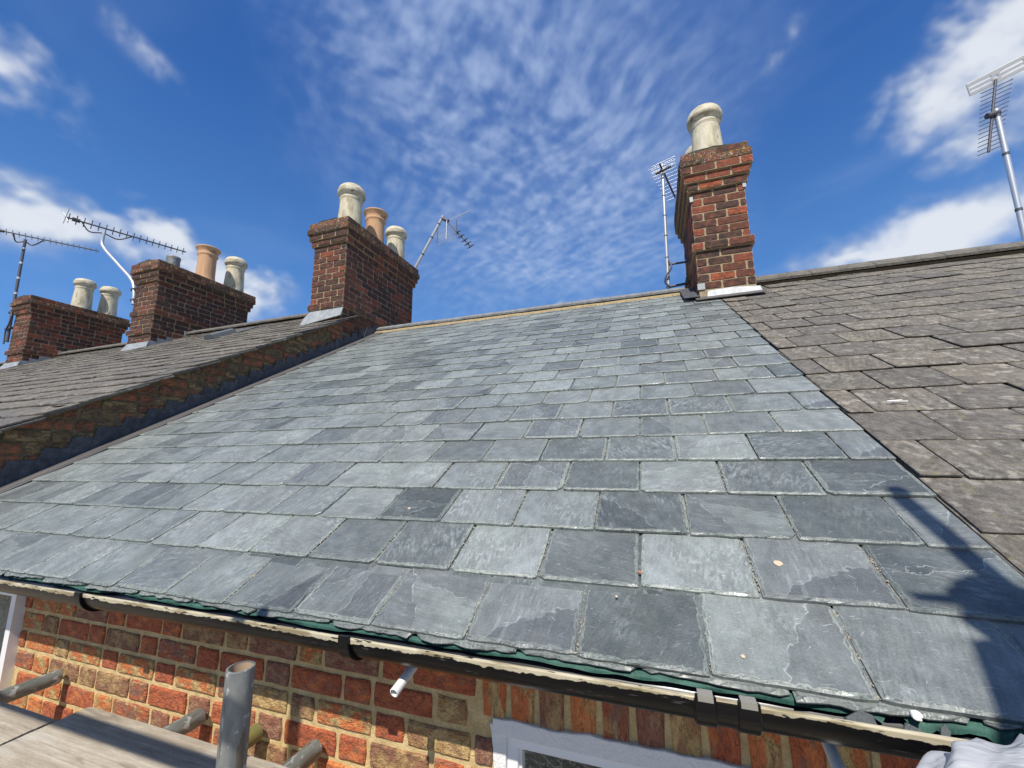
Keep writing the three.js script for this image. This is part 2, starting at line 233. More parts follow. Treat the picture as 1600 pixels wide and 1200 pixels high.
/* ---------------------------------------------------------------- building helpers */
const taken = new Map();
function numbered(n) { const k = taken.get(n) || 0; taken.set(n, k + 1); return k ? `${n}_${String(k).padStart(3, '0')}` : n; }
function thing(name, label, category, pos = [0, 0, 0], group) {
  const o = new THREE.Group(); o.name = numbered(name); o.position.set(...pos); o.userData = { label, category }; if (group) o.userData.group = group; scene.add(o); return o;
}
function grp(name, parent, label) { const o = new THREE.Group(); o.name = name; if (label) o.userData.label = label; parent.add(o); return o; }
function mesh(name, geo, mat, parent, label) { const o = new THREE.Mesh(geo, mat); o.name = name; o.castShadow = o.receiveShadow = true; if (label) o.userData.label = label; parent.add(o); return o; }
const V = (x, y, z) => new THREE.Vector3(x, y, z);
function cyl(a, b, r, seg = 10, r2 = r) {
  a = Array.isArray(a) ? V(...a) : a; b = Array.isArray(b) ? V(...b) : b;
  const d = b.clone().sub(a), g = new THREE.CylinderGeometry(r2, r, d.length(), seg);
  g.applyQuaternion(new THREE.Quaternion().setFromUnitVectors(V(0, 1, 0), d.clone().normalize())); g.translate((a.x + b.x) / 2, (a.y + b.y) / 2, (a.z + b.z) / 2); return g;
}
function box(x0, x1, y0, y1, z0, z1) { const g = new THREE.BoxGeometry(x1 - x0, y1 - y0, z1 - z0); g.translate((x0 + x1) / 2, (y0 + y1) / 2, (z0 + z1) / 2); return g; }
// a slab: outline in x,y (counter clockwise), chamfered towards an inner outline on its top face; bottom at z=0, top at z=t
function slab(out, inn, t, ch, uv, warp) {
  const n = out.length, pos = [], uvs = []; const cx = inn.reduce((s, p) => s + p[0], 0) / n, cy = inn.reduce((s, p) => s + p[1], 0) / n;
  const P = (p, z) => { pos.push(p[0], p[1], z + (warp ? warp(p[0], p[1]) : 0)); const q = uv(p[0], p[1]); uvs.push(q[0], q[1]); };
  for (let i = 0; i < n; i++) {
    const a = out[i], b = out[(i + 1) % n], c = inn[i], d = inn[(i + 1) % n];
    P(a, 0); P(b, 0); P(b, t - ch); P(a, 0); P(b, t - ch); P(a, t - ch);
    P(a, t - ch); P(b, t - ch); P(d, t); P(a, t - ch); P(d, t); P(c, t);
    P(c, t); P(d, t); P([cx, cy], t);
  }
  const g = new THREE.BufferGeometry(); g.setAttribute('position', new THREE.Float32BufferAttribute(pos, 3)); g.setAttribute('uv', new THREE.Float32BufferAttribute(uvs, 2)); g.computeVertexNormals(); return g;
}
// slate: tail on y=0, x centred
function slateGeo(w, L, t, r, fine, o = {}) {
  const h = w / 2, out = [], ns = fine ? 9 : 2, nt = fine ? 15 : 5, am = (o.wave ?? 0.0016) * (fine ? 1 : 0.8), cut = [r() < (o.clip ?? 0.25) ? 0.004 + r() * 0.016 : 0.002, r() < (o.clip ?? 0.25) ? 0.004 + r() * 0.016 : 0.002], slant = (r() - 0.5) * (o.slant ?? 0.004);
  const s0 = r() * 99, ty = x => (fbm((x + 1) * 40 + s0, s0, 3) - 0.5) * am * 4 + slant * x / h;
  for (let i = 0; i <= nt; i++) { const x = -h + w * i / nt; let y = ty(x); if (i === 0) y += cut[0]; if (i === nt) y += cut[1]; out.push([x, y]); }
  for (let i = 1; i <= ns; i++) out.push([h + (r() - 0.5) * am, Math.max(cut[1] + 0.004, L * 0.62 * i / ns) ]);
  out.push([h, L], [-h, L]);
  for (let i = ns; i >= 1; i--) out.push([-h + (r() - 0.5) * am, Math.max(cut[0] + 0.004, L * 0.62 * i / ns)]);
  const iw = fine ? 0.0045 : 0.004, inn = out.map(p => { const k = iw * (0.4 + 1.5 * r()); return [cl(p[0], -h + k, h - k), cl(p[1], k + ty(p[0]) * 0.7, L - 0.001)]; });
  const fx = r() < 0.5, su = o.su ?? 1, ou = su < 1 ? r() * (1 - su) : 0;
  return slab(out, inn, t, Math.min(t * 0.55, 0.0032), (x, y) => { let u = cl((x + h) / w, 0, 1); if (fx) u = 1 - u; return [ou + u * su, cl(y / 0.262, 0, 1.6)]; }, o.warp);
}
function brickGeo(w, h, d, r, n = 3, rough = 0.0022) {        // face towards +z, back at z=0
  const out = [], a = w / 2, b = h / 2, J = () => (r() - 0.5) * rough;
  for (let i = 0; i < n; i++) out.push([-a + w * i / n + (i ? J() : rough), -b + J()]); out.push([a - rough, -b + J()], [a + J(), 0]);
  for (let i = 0; i < n; i++) out.push([a - w * i / n - (i ? J() : rough), b + J()]); out.push([-a + rough, b + J()], [-a + J(), 0]);
  const inn = out.map(p => { const k = 0.003 + r() * 0.003; return [cl(p[0], -a + k, a - k), cl(p[1], -b + k, b - k)]; });
  const fu = r() < 0.5, fv = r() < 0.5, su = w > 0.15 ? 1 : 0.5, ou = su < 1 ? r() * 0.5 : 0;
  return slab(out, inn, d, 0.0035, (x, y) => { let u = (x + a) / w, v = (y + b) / h; if (fu) u = 1 - u; if (fv) v = 1 - v; return [ou + u * su, v]; });
}
const G = 0.194, WD = 0.2541, PITCH = Math.PI / 6, TAN = Math.tan(PITCH), CAM = camera.position.clone();
function joinGeos(list) { return mergeGeometries(list.map(g => { if (g.index) g = g.toNonIndexed(); for (const k of Object.keys(g.attributes)) if (!['position', 'normal', 'uv'].includes(k)) g.deleteAttribute(k); return g; })); }
// courses of slates in a roof group (x along the eaves, y up the slope, z out of the slope)
function slateRoof(roof, slates, mats, keep) {
  const pts = slates.map((s, i) => ({ s, i, d: V(s.x, s.S * Math.sin(PITCH) + (roof.position.y), -s.S * Math.cos(PITCH)).distanceTo(CAM) + (s.hid ? 50 : 0) })).sort((a, b) => a.d - b.d);
  const rest = new Map();
  pts.forEach(({ s }, k) => {
    const geo = slateGeo(s.w, s.L, s.t, s.r, s.fine, s.o), m = mats[s.m];
    const mt = new THREE.Matrix4().compose(V(s.x, s.S, s.h), new THREE.Quaternion().setFromEuler(new THREE.Euler(s.rx, s.ry, s.rz)), V(1, 1, 1));
    if (k < keep) { const o = mesh('slate', geo, m, roof); o.applyMatrix4(mt); } else { geo.applyMatrix4(mt); if (!rest.has(s.m)) rest.set(s.m, []); rest.get(s.m).push(geo); }
  });
  if (rest.size) {                                               // the farthest rows, too many to pick apart: one part
    const ks = [...rest.keys()], g = mergeGeometries(ks.map(k => joinGeos(rest.get(k))), true);
    const o = mesh('slate_courses', g, ks.map(k => mats[k]), roof); o.userData.kind = 'stuff';
  }
}

/* ---------------------------------------------------------------- ground */
{ const g = new THREE.PlaneGeometry(600, 600); g.rotateX(-Math.PI / 2); const o = mesh('ground', g, M.ground, scene); o.position.y = -5.3; o.userData.kind = 'structure'; }

/* ---------------------------------------------------------------- the houses' bodies */
function houseBody(house, x0, x1, lift, holes = []) {
  const wall = grp('wall', house), sh = new THREE.Shape([new THREE.Vector2(x0, -5.3), new THREE.Vector2(x1, -5.3), new THREE.Vector2(x1, lift - 0.075), new THREE.Vector2(x0, lift - 0.075)]);
  for (const [a, b, c, d] of holes) sh.holes.push(new THREE.Path([new THREE.Vector2(a, c), new THREE.Vector2(a, d), new THREE.Vector2(b, d), new THREE.Vector2(b, c)]));
  const g = new THREE.ExtrudeGeometry(sh, { depth: 0.22, bevelEnabled: false }); g.translate(0, 0, -0.3765); mesh('mortar', g, M.mortar, wall);
  const deck = new THREE.Shape([new THREE.Vector2(0.13, lift - 0.09), new THREE.Vector2(3.863, lift + 2.17), new THREE.Vector2(7.6, lift - 0.09)]);
  const dg = new THREE.ExtrudeGeometry(deck, { depth: x1 - x0 - 0.02, bevelEnabled: false }); dg.rotateY(Math.PI / 2); dg.translate(x0 + 0.01, 0, 0); mesh('loft', dg, M.boarding, house);
  return wall;
}
function roofGroup(house, lift) { const r = grp('roof', house); r.position.set(0, lift, 0); r.rotation.x = -Math.PI / 3; return r; }

/* ================================================================ house with the new slate roof */
const XL = -3.363, XR = 0.8786;
const house = thing('terraced_house', 'brick terraced house with newly laid blue grey slate roof', 'house');
const win1 = [-0.236, 0.84, -1.35, -0.237], win2 = [-3.33, -2.352, -1.3, -0.1];
const wall = houseBody(house, -3.5, XR, 0, [win1, win2]);
const roof = roofGroup(house, 0);
{
  const list = [];
  const DARK = { '2,0': 2, '2,3': 2, '2,-2': 2, '3,2': 2, '4,-1': 1, '4,0': 2, '3,-3': 2, '2,-3': 1, '1,0': 2, '1,-1': 1, '1,2': 1, '1,3': 1, '4,3': 2, '5,2': 2, '3,1': 0, '3,-1': 0, '2,1': 0, '4,-2': 0, '5,0': 2, '5,3': 1, '7,1': 2, '6,-1': 1 };
  for (let row = 1; row <= 23; row++) {
    const S = (row - 1) * G, half = row % 2 ? 0 : -0.5, kmin = Math.floor(XL / WD) - 1, kmax = Math.ceil(XR / WD) + 1;
    for (let k = kmin; k <= kmax; k++) {
      const r = rng(row * 977 + k * 131 + 5000);
      let a = (k + half) * WD + 0.0028 + (r() - 0.5) * 0.003, b = (k + half + 1) * WD - 0.0028 + (r() - 0.5) * 0.003;
      a = Math.max(a, XL + (r() - 0.5) * 0.01); b = Math.min(b, XR + (r() - 0.5) * 0.004); if (b - a < 0.03) continue;
      const L = Math.min(0.41, 22.95 * G - S + 0.0), t = 0.0076 + r() * 0.003; if (L < 0.06) continue;
      const want = DARK[`${row},${k}`]; let v = Math.floor(r() * NEWV);
      const x = (a + b) / 2; let tone = want ?? (r() < 0.5 + (x < -1 ? 0.2 : 0) ? 0 : r() < 0.82 ? 1 : 2); v = v - (v % 3) + tone;
      list.push({ x, S: S + (r() - 0.5) * 0.004, h: -0.0065 + (r() - 0.5) * 0.002, w: b - a, L, t, r, fine: row <= 7, rx: -0.0095 / G + (r() - 0.5) * 0.004, ry: (r() - 0.5) * 0.006, rz: (r() - 0.5) * 0.008, m: v * 3 + (r() < 0.3 ? 0 : r() < 0.6 ? 1 : 2), o: { su: (b - a) < 0.2 ? (b - a) / WD : 1, clip: 0.3 } });
    }
  }
  // under course at the eaves
  for (let k = -15; k <= 5; k++) { const r = rng(k * 17 + 71); const a = Math.max((k - 0.5) * WD + 0.003, XL), b = Math.min((k + 0.5) * WD - 0.003, XR); if (b - a < 0.05) continue; list.push({ x: (a + b) / 2, S: -0.009 + (r() - 0.5) * 0.007, h: -0.0125, w: b - a, L: 0.2, t: 0.006, r, fine: true, rx: 0, ry: (r() - 0.5) * 0.006, rz: (r() - 0.5) * 0.02, m: Math.floor(r() * NEWV) * 3, o: { wave: 0.0034, clip: 0.5, slant: 0.01 } }); }
  slateRoof(roof, list, newMats, 300);
  // underlay behind the slates
  mesh('underlay', box(XL - 0.1, XR, 0.02, 4.44, -0.034, -0.03), M.felt, roof);
  // green underlay hanging over the eaves into the gutter
  const pos = [], idx = [], N = 420; const r = rng(4);
  for (let i = 0; i <= N; i++) {
    const x = XL + (XR - XL) * i / N, n = fbm(x * 6, 3, 4), torn = x > 0.5 ? (fbm(x * 40, 9, 3) - 0.45) * 0.03 : 0, d = Math.max(-0.004, -0.003 + n * 0.009 + torn);
    pos.push(x, 0.05, -0.018, x, -0.006, -0.017 + (vn(x * 14, 1) - 0.5) * 0.003, x, -0.008 - d * 0.6, -0.02 - d * 0.35 + (vn(x * 20, 5) - 0.5) * 0.006, x, -0.009 - d, -0.021 - d * 0.9 + (vn(x * 23, 7) - 0.5) * 0.008);
    if (i < N) for (let q = 0; q < 3; q++) { const a = i * 4 + q, b = a + 4; idx.push(a, b, a + 1, b, b + 1, a + 1); }
  }
  const g = new THREE.BufferGeometry(); g.setAttribute('position', new THREE.Float32BufferAttribute(pos, 3)); g.setAttribute('uv', new THREE.Float32BufferAttribute(pos.filter((_, i) => i % 3 < 2), 2)); g.setIndex(idx); g.computeVertexNormals(); mesh('felt_edge', g, M.felt, roof);
  // grit swept into the joints between the nearest slates
  const gr = new THREE.InstancedMesh(new THREE.IcosahedronGeometry(1, 0), M.grit, 1500); gr.name = 'joint_grit'; gr.userData.kind = 'stuff'; const q = rng(88), mt = new THREE.Matrix4(), e = new THREE.Euler(), qt = new THREE.Quaternion(); let n = 0;
  while (n < 1500) {
    const row = 1 + Math.floor(Math.pow(q(), 1.4) * 9), k = -5 + Math.floor(q() * 10); if (fbm(k * 7.3 + row * 3.1, 4, 2) < 0.42 && q() < 0.85) continue;
    const x = (k + (row % 2 ? 0 : -0.5)) * WD + (q() - 0.5) * 0.005, S = (row - 1) * G + 0.004 + q() * (G - 0.01); if (x > XR - 0.01) { continue; }
    const s = 0.0008 + q() * q() * 0.0026; e.set(q() * 6, q() * 6, q() * 6); mt.compose(V(x, S, -0.003 - (S - (row - 1) * G) * 0.03 + q() * 0.002), qt.setFromEuler(e), V(s * 1.2, s, s * 0.7)); gr.setMatrixAt(n++, mt);
  }
  roof.add(gr);
}
// ridge of the new roof: angled tiles on a mortar bed
function ridge(rf, x0, x1, len, mat, mort, r, rr, S0, w) {
  let x = x0; while (x < x1 - 0.05) {
    const b = Math.min(x + len, x1), sh = new THREE.Shape(); const th = 0.016, rise = 0.012 + rr;
    const prof = []; for (let i = 0; i <= 10; i++) { const a = -1 + 2 * i / 10; prof.push([a * w, -Math.pow(Math.abs(a), 1.5) * w * TAN * 1.02 + rise]); }
    sh.moveTo(prof[0][0], prof[0][1]); prof.forEach(p => sh.lineTo(p[0], p[1])); prof.slice().reverse().forEach(p => sh.lineTo(p[0] * 0.97, p[1] - th));
    const g = new THREE.ExtrudeGeometry(sh, { depth: b - x - 0.008, bevelEnabled: true, bevelSize: 0.003, bevelThickness: 0.003, bevelSegments: 1 }); g.rotateY(Math.PI / 2); g.translate(0, 0, 0);
    const o = mesh('ridge_tile', g, mat, rf); // shape x -> -z after the turn
    o.rotation.x = Math.PI / 3; o.position.set(x + 0.004, S0, 0.02 + (r() - 0.5) * 0.006); o.rotation.z = (r() - 0.5) * 0.006; 
    if (rr > 0.034) { const bd = mesh('ridge_mortar', new THREE.BoxGeometry(b - x, 0.03, 0.05), mort, rf); bd.position.set((x + b) / 2, S0 - w * 1.08 + 0.03, 0.0); }
    const md = mesh('ridge_mortar', new THREE.BoxGeometry(0.012, 0.03, 0.05), mort, rf); md.position.set(b, S0 - w * 0.55, 0.028); md.rotation.x = 0.15;
    x = b;
  }
}
{
  const r = rng(61); ridge(roof, -3.48, 0.66, 0.455, M.ridgeNew, M.ridgeMortar, r, 0.024, 4.455, 0.1);
  const pos = [], idx = [], N = 200; for (let i = 0; i <= N; i++) { const x = -3.48 + 4.13 * i / N, a = fbm(x * 7, 2, 4), b = fbm(x * 9, 8, 4); pos.push(x, 4.275 + a * 0.03, -0.004, x, 4.29 + a * 0.02, 0.01 + b * 0.008, x, 4.335, 0.016 + a * 0.008, x, 4.46, 0.02); if (i < N) for (let q = 0; q < 3; q++) { const c = i * 4 + q, d = c + 4; idx.push(c, d, c + 1, d, d + 1, c + 1); } }
  const g = new THREE.BufferGeometry(); g.setAttribute('position', new THREE.Float32BufferAttribute(pos, 3)); g.setAttribute('uv', new THREE.Float32BufferAttribute(pos.filter((_, i) => i % 3 < 2), 2)); g.setIndex(idx); g.computeVertexNormals(); mesh('ridge_bed', g, M.ridgeMortar, roof);
}
// front wall bricks: Flemish bond, soldier bricks over the window
{
  const CH = 0.0735, ST = 0.187, HD = 0.089, JT = 0.012, r = rng(909), y00 = -0.0655;
  const inWin = (a, b, c, d) => [win1, win2].some(w => b > w[0] - 0.004 && a < w[1] + 0.004 && d > w[2] && c < w[3] + 0.002);
  const put = (x0, x1, y0, y1, n) => { const m = mesh('brick', brickGeo(x1 - x0, y1 - y0, 0.09, r, n, 0.0034), wallMats[Math.floor(Math.pow(r(), 0.9) * wallMats.length)], wall); m.position.set((x0 + x1) / 2, (y0 + y1) / 2, -0.24 + (r() - 0.5) * 0.004); m.rotation.z = (r() - 0.5) * 0.008; };
  for (let c = 0; c < 10; c++) {
    const yb = y00 - (c + 1) * CH + 0.015, yt = y00 - c * CH; let x = -3.49 + (c % 2 ? 0 : (ST + HD) / 2 - 0.05), k = c % 2;
    while (x < XR - 0.05) {
      const w = (k++ % 2 ? ST : HD) + (r() - 0.5) * 0.012; let a = x, b = Math.min(x + w, XR); x = b + JT + (r() - 0.5) * 0.003;
      if (yt > -0.237 && b > -0.285 && a < 0.85) { if (a < -0.3) b = -0.29; else continue; }
      for (const w2 of [win1, win2]) if (yb < w2[3]) { if (a < w2[0] && b > w2[0] - 0.008) b = w2[0] - 0.008; if (a < w2[1] + 0.008 && b > w2[1]) a = w2[1] + 0.008; }
      if (b - a < 0.03 || inWin(a + 0.01, b - 0.01, yb, yt - 0.01)) continue;
      put(a, b, yb, yt, b - a > 0.12 ? 5 : 3);
    }
  }
  for (let x = -0.272; x < 0.84; x += 0.0745) put(x, x + 0.062, -0.236, -0.068, 3);
}
// windows
function windowUnit(x0, x1, y0, y1, zf) {
  const w = grp('window', house);
  const ring = (a, b, c, d, wd, z0, z1, mat, nm) => { const s = new THREE.Shape([new THREE.Vector2(a, c), new THREE.Vector2(b, c), new THREE.Vector2(b, d), new THREE.Vector2(a, d)]); s.holes.push(new THREE.Path([new THREE.Vector2(a + wd, c + wd), new THREE.Vector2(a + wd, d - wd), new THREE.Vector2(b - wd, d - wd), new THREE.Vector2(b - wd, c + wd)])); const g = new THREE.ExtrudeGeometry(s, { depth: z1 - z0 - 0.006, bevelEnabled: true, bevelSize: 0.003, bevelThickness: 0.003, bevelSegments: 2 }); g.translate(0, 0, z0 + 0.003); return mesh(nm, g, mat, w); };
  ring(x0 + 0.014, x1 - 0.014, y0, y1 - 0.018, 0.022, zf - 0.06, zf, M.upvc, 'frame');
  ring(x0 + 0.03, x1 - 0.03, y0 + 0.03, y1 - 0.034, 0.022, zf - 0.05, zf + 0.01, M.upvc, 'sash');
  ring(x0 + 0.05, x1 - 0.05, y0 + 0.05, y1 - 0.054, 0.009, zf - 0.03, zf - 0.002, M.upvc, 'glazing_bead');
  mesh('pane', box(x0 + 0.054, x1 - 0.054, y0 + 0.054, y1 - 0.058, zf - 0.026, zf - 0.022), M.glass, w);
  const X0 = x0 - 0.02, X1 = x1 + 0.02, Y0 = y0 - 0.02, Y1 = y1 + 0.02, Z0 = -2.4, Z1 = -0.38;                 // the plastered room behind the glass
  mesh('room', joinGeos([box(X0, X1, Y0, Y1, Z0 - 0.02, Z0), box(X0 - 0.02, X0, Y0, Y1, Z0, Z1), box(X1, X1 + 0.02, Y0, Y1, Z0, Z1), box(X0, X1, Y0 - 0.02, Y0, Z0, Z1), box(X0, X1, Y1, Y1 + 0.02, Z0, Z1)]), M.room, w);
  return w;
}
{
  const w = windowUnit(win1[0], win1[1], win1[2], win1[3], -0.168);
  // ragged white filler round the frame
  const N = 60, r = rng(15), top = new THREE.Shape(); const x0 = win1[0] - 0.004, x1 = win1[1] + 0.004; top.moveTo(x0, win1[3] - 0.03); top.lineTo(x1, win1[3] - 0.03); for (let i = N; i >= 0; i--) { const x = x0 + (x1 - x0) * i / N; top.lineTo(x, win1[3] + 0.001 + (fbm(x * 22, 2, 4) - 0.42) * 0.011 + 0.006 * sst(-0.2, 0.1, x)); }
  const g = new THREE.ExtrudeGeometry(top, { depth: 0.035, bevelEnabled: true, bevelSize: 0.002, bevelThickness: 0.004, bevelSegments: 2 }); g.translate(0, 0, -0.183); mesh('filler', g, M.caulk, w);
  const sd = new THREE.Shape(); sd.moveTo(x0 + 0.03, win1[2]); sd.lineTo(x0 + 0.03, win1[3] - 0.012); for (let i = N; i >= 0; i--) { const y = win1[2] + (win1[3] - 0.012 - win1[2]) * i / N; sd.lineTo(x0 - 0.003 - (fbm(y * 22, 5, 4) - 0.4) * 0.028, y); }
  const g2 = new THREE.ExtrudeGeometry(sd, { depth: 0.03, bevelEnabled: true, bevelSize: 0.002, bevelThickness: 0.004, bevelSegments: 2 }); g2.translate(0, 0, -0.181); mesh('filler', g2, M.caulk, w);
  const v = windowUnit(win2[0], win2[1], win2[2], win2[3], -0.15); mesh('trim', box(win2[1] - 0.03, win2[1] + 0.004, win2[2], win2[3], -0.2, -0.122), M.upvc, v);
}
// gutter: half round, black paint over a pale lip
const gut = grp('gutter', house);
{
  const lipTex = tex(2048, 192, (u, w) => {                       // w runs from the lip down the outside
    const x = u * 4.9, e = 0.092 + (fbm(x * 5, 1, 4) - 0.5) * 0.08 + (fbm(x * 70, w * 4, 3) - 0.5) * 0.05 + 0.05 * sst(0.55, 0.75, fbm(x * 1.7, 22, 2));
    if (w < e) { let c = mix3([176, 166, 138], [204, 196, 172], fbm(x * 30, w * 30, 3)); c = mix3(c, [126, 112, 82], sst(0.45, 0.68, fbm(x * 14 + 4, w * 14, 5)) * 0.7); c = mix3(c, [40, 38, 36], sst(0.72, 0.76, fbm(x * 40, w * 30 + 8, 3))); return c; }
    const f = sst(0.74, 0.8, fbm(x * 26, w * 30, 4)); return mix3([13, 13, 15], [120, 120, 118], f * 0.5);
  });
  const outer = new THREE.MeshPhysicalMaterial({ map: lipTex, roughness: 0.3, specularIntensity: 0.4 });
  const zc = 0.026, yc = -0.0034, R = 0.052, N = 120, x0 = -3.48, x1 = 3.6;
  const strip = (prof, mat, nm, seg = N, uvw = 4.9) => { const pos = [], uv = [], idx = [], m = prof.length; for (let i = 0; i <= seg; i++) { const x = x0 + (x1 - x0) * i / seg, sag = (fbm(x * 0.9, 5, 2) - 0.5) * 0.006; prof.forEach((p, j) => { pos.push(x, p[1] + sag, p[0] + (fbm(x * 1.3, 9, 2) - 0.5) * 0.006); uv.push((x + 3.5) / uvw, p[2] ?? j / (m - 1)); }); if (i < seg) for (let j = 0; j < m - 1; j++) { const a = i * m + j, b = a + m; idx.push(a, a + 1, b, b, a + 1, b + 1); } } const g = new THREE.BufferGeometry(); g.setAttribute('position', new THREE.Float32BufferAttribute(pos, 3)); g.setAttribute('uv', new THREE.Float32BufferAttribute(uv, 2)); g.setIndex(idx); g.computeVertexNormals(); mat.side = THREE.DoubleSide; return mesh(nm, g, mat, gut); };
  const arc = (rr, a0, a1, n) => { const o = []; for (let i = 0; i <= n; i++) { const a = a0 + (a1 - a0) * i / n; o.push([zc + Math.cos(a) * rr, yc + Math.sin(a) * rr]); } return o; };
  const po = [[zc + R - 0.006, yc + 0.0035, 0], [zc + R + 0.001, yc + 0.004, 0.04], ...arc(R, 0, -Math.PI, 22).map((p, i) => [p[0], p[1], 0.06 + 0.94 * i / 22])];
  strip(po, outer, 'channel');
  const inn = M.black.clone(); strip([...arc(R - 0.0035, 0.02, -Math.PI, 22)], inn, 'channel_lining');
  const bracket = (x, wd) => { const sh = new THREE.Shape(); const A = arc(R + 0.007, 0.12, -Math.PI, 22), B = arc(R + 0.001, 0.12, -Math.PI, 22).reverse(); [...A, ...B].forEach((p, i) => i ? sh.lineTo(-p[0], p[1]) : sh.moveTo(-p[0], p[1])); const g = new THREE.ExtrudeGeometry(sh, { depth: wd, bevelEnabled: true, bevelSize: 0.0015, bevelThickness: 0.0015, bevelSegments: 1 }); g.rotateY(Math.PI / 2); g.translate(x - wd / 2, 0, 0); mesh('bracket', g, M.bracketBlack, gut); };
  bracket(-1.52, 0.028); bracket(-0.515, 0.026); bracket(1.35, 0.028); bracket(-2.6, 0.028);
  for (const x of [0.235, 0.30]) { bracket(x, 0.03); const c = mesh('union_clip', box(x - 0.012, x + 0.012, -0.004, 0.006, 0.066, 0.0868), M.clip, gut); }
  mesh('union_sleeve', (() => { const sh = new THREE.Shape(); [...arc(R + 0.005, 0, -Math.PI, 20), ...arc(R + 0.0006, 0, -Math.PI, 20).reverse()].forEach((p, i) => i ? sh.lineTo(-p[0], p[1]) : sh.moveTo(-p[0], p[1])); const g = new THREE.ExtrudeGeometry(sh, { depth: 0.1, bevelEnabled: false }); g.rotateY(Math.PI / 2); g.translate(0.217, 0, 0); return g; })(), M.bracketBlack, gut);
}
// overflow pipes
function pipe(a, b) {
  const d = V(...b).sub(V(...a)), L = d.length(), g = new THREE.LatheGeometry([[0.0085, L], [0.0108, L], [0.0108, 0], [0.0085, 0], [0.0085, L * 0.98]].map(p => new THREE.Vector2(p[0], p[1])), 24);
  g.applyQuaternion(new THREE.Quaternion().setFromUnitVectors(V(0, 1, 0), d.normalize())); g.translate(...a); M.pvc.side = THREE.DoubleSide; mesh('overflow_pipe', g, M.pvc, house);
}
pipe([-0.392, -0.045, -0.17], [-0.402, -0.112, 0.045]);
pipe([0.44, -0.06, -0.17], [0.435, -0.125, 0.05]);

/* ---------------------------------------------------------------- chimneys */
function potGeo(kind, s = 1) {
  const P = { cream: [[0.168, 0], [0.162, 0.12], [0.15, 0.36], [0.143, 0.47], [0.153, 0.478], [0.155, 0.498], [0.146, 0.508], [0.148, 0.54], [0.176, 0.556], [0.186, 0.585], [0.184, 0.625], [0.168, 0.665], [0.146, 0.69], [0.128, 0.692], [0.118, 0.66], [0.115, 0.3]],
    clay: [[0.16, 0], [0.15, 0.05], [0.138, 0.12], [0.132, 0.46], [0.15, 0.49], [0.155, 0.51], [0.142, 0.525], [0.15, 0.57], [0.178, 0.61], [0.184, 0.625], [0.176, 0.635], [0.15, 0.63], [0.12, 0.6], [0.115, 0.3]],
    stub: [[0.105, 0], [0.098, 0.2], [0.104, 0.21], [0.104, 0.25], [0.09, 0.25], [0.085, 0.1]] }[kind];
  return new THREE.LatheGeometry(P.map(p => new THREE.Vector2(p[0] * s, p[1] * s)), 40);
}
for (const m of [M.potCream, M.potClay]) m.side = THREE.DoubleSide;
function chimney(hs, o, label) {
  const ch = grp('chimney', hs, label), r = rng(o.seed), h = o.h; const n = o.proj.length;
  o.proj.forEach((p, i) => {
    const y0 = o.y0 + i * h, x0 = o.x0 - p, x1 = o.x1 + p, z0 = o.z0 + p, z1 = o.z1 - p, bh = h - 0.0095, top = i >= n - 2;
    mesh('mortar_joint', box(x0 + 0.006, x1 - 0.006, y0 + (i && p < o.proj[i - 1] ? 0.002 : 0), y0 + h + 0.0002, z1 + 0.006, z0 - 0.006), top ? M.darkMortar : M.stackMortar, ch);
    const pick = () => top && r() < 0.85 ? lichMats[Math.floor(r() * 3)] : stackMats[o.mix[Math.floor(r() * o.mix.length)]];
    const run = (L, off, place) => { let a = 0, k = i % 2; while (a < L - 0.02) { let w = (a === 0 ? (k ? 0.112 : 0.224) : 0.224) + (r() - 0.5) * 0.014; if (a > 0 && L > 0.9 && r() < 0.12) w = 0.108; let b = Math.min(a + w, L); if (L - b < 0.06) b = L; const m = mesh('brick', brickGeo(b - a - 0.011, bh, 0.06, r, 2, 0.006), pick(), ch); place(m, (a + b) / 2); a = b; } };
    const yc = y0 + h / 2, jz = () => (r() - 0.5) * 0.006;
    run(x1 - x0, 0, (m, u) => { m.position.set(x0 + u, yc, z0 - 0.06 + jz()); });
    if (o.right) run(z0 - z1 - 0.02, 0, (m, u) => { m.rotation.y = Math.PI / 2; m.position.set(x1 - 0.06 + jz(), yc, z0 - 0.01 - u); });
    if (o.left) run(z0 - z1 - 0.02, 0, (m, u) => { m.rotation.y = -Math.PI / 2; m.position.set(x0 + 0.06 + jz(), yc, z0 - 0.01 - u); });
  });
  const yt = o.y0 + n * h, pe = o.proj[n - 1];
  const fg = new THREE.BoxGeometry(o.x1 - o.x0 + pe * 2 - 0.03, 0.08, o.z0 - o.z1 + pe * 2 - 0.03, 12, 2, 24); { const p = fg.attributes.position; for (let i = 0; i < p.count; i++) { const x = p.getX(i), y = p.getY(i), z = p.getZ(i); if (y > -0.03) { p.setY(i, y - 0.03 - 0.05 * Math.pow(Math.abs(x) / ((o.x1 - o.x0) / 2 + pe), 2) + (fbm(x * 12 + o.seed, z * 12, 3) - 0.5) * 0.05); } } fg.computeVertexNormals(); }
  const f = mesh('flaunching', fg, M.flaunch, ch); f.position.set((o.x0 + o.x1) / 2, yt + 0.025, (o.z0 + o.z1) / 2);
  for (const [kind, x, z, s, tilt] of o.pots) { const m = mesh('chimney_pot', potGeo(kind, s), kind === 'cream' ? M.potCream : kind === 'clay' ? M.potClay : M.steel, ch, kind === 'clay' ? 'terracotta pot with flared rim' : kind === 'stub' ? 'short grey metal flue terminal' : undefined); m.position.set(x, yt + 0.02, z); m.rotation.set(tilt || 0, r() * 6, 0); }
  return ch;
}
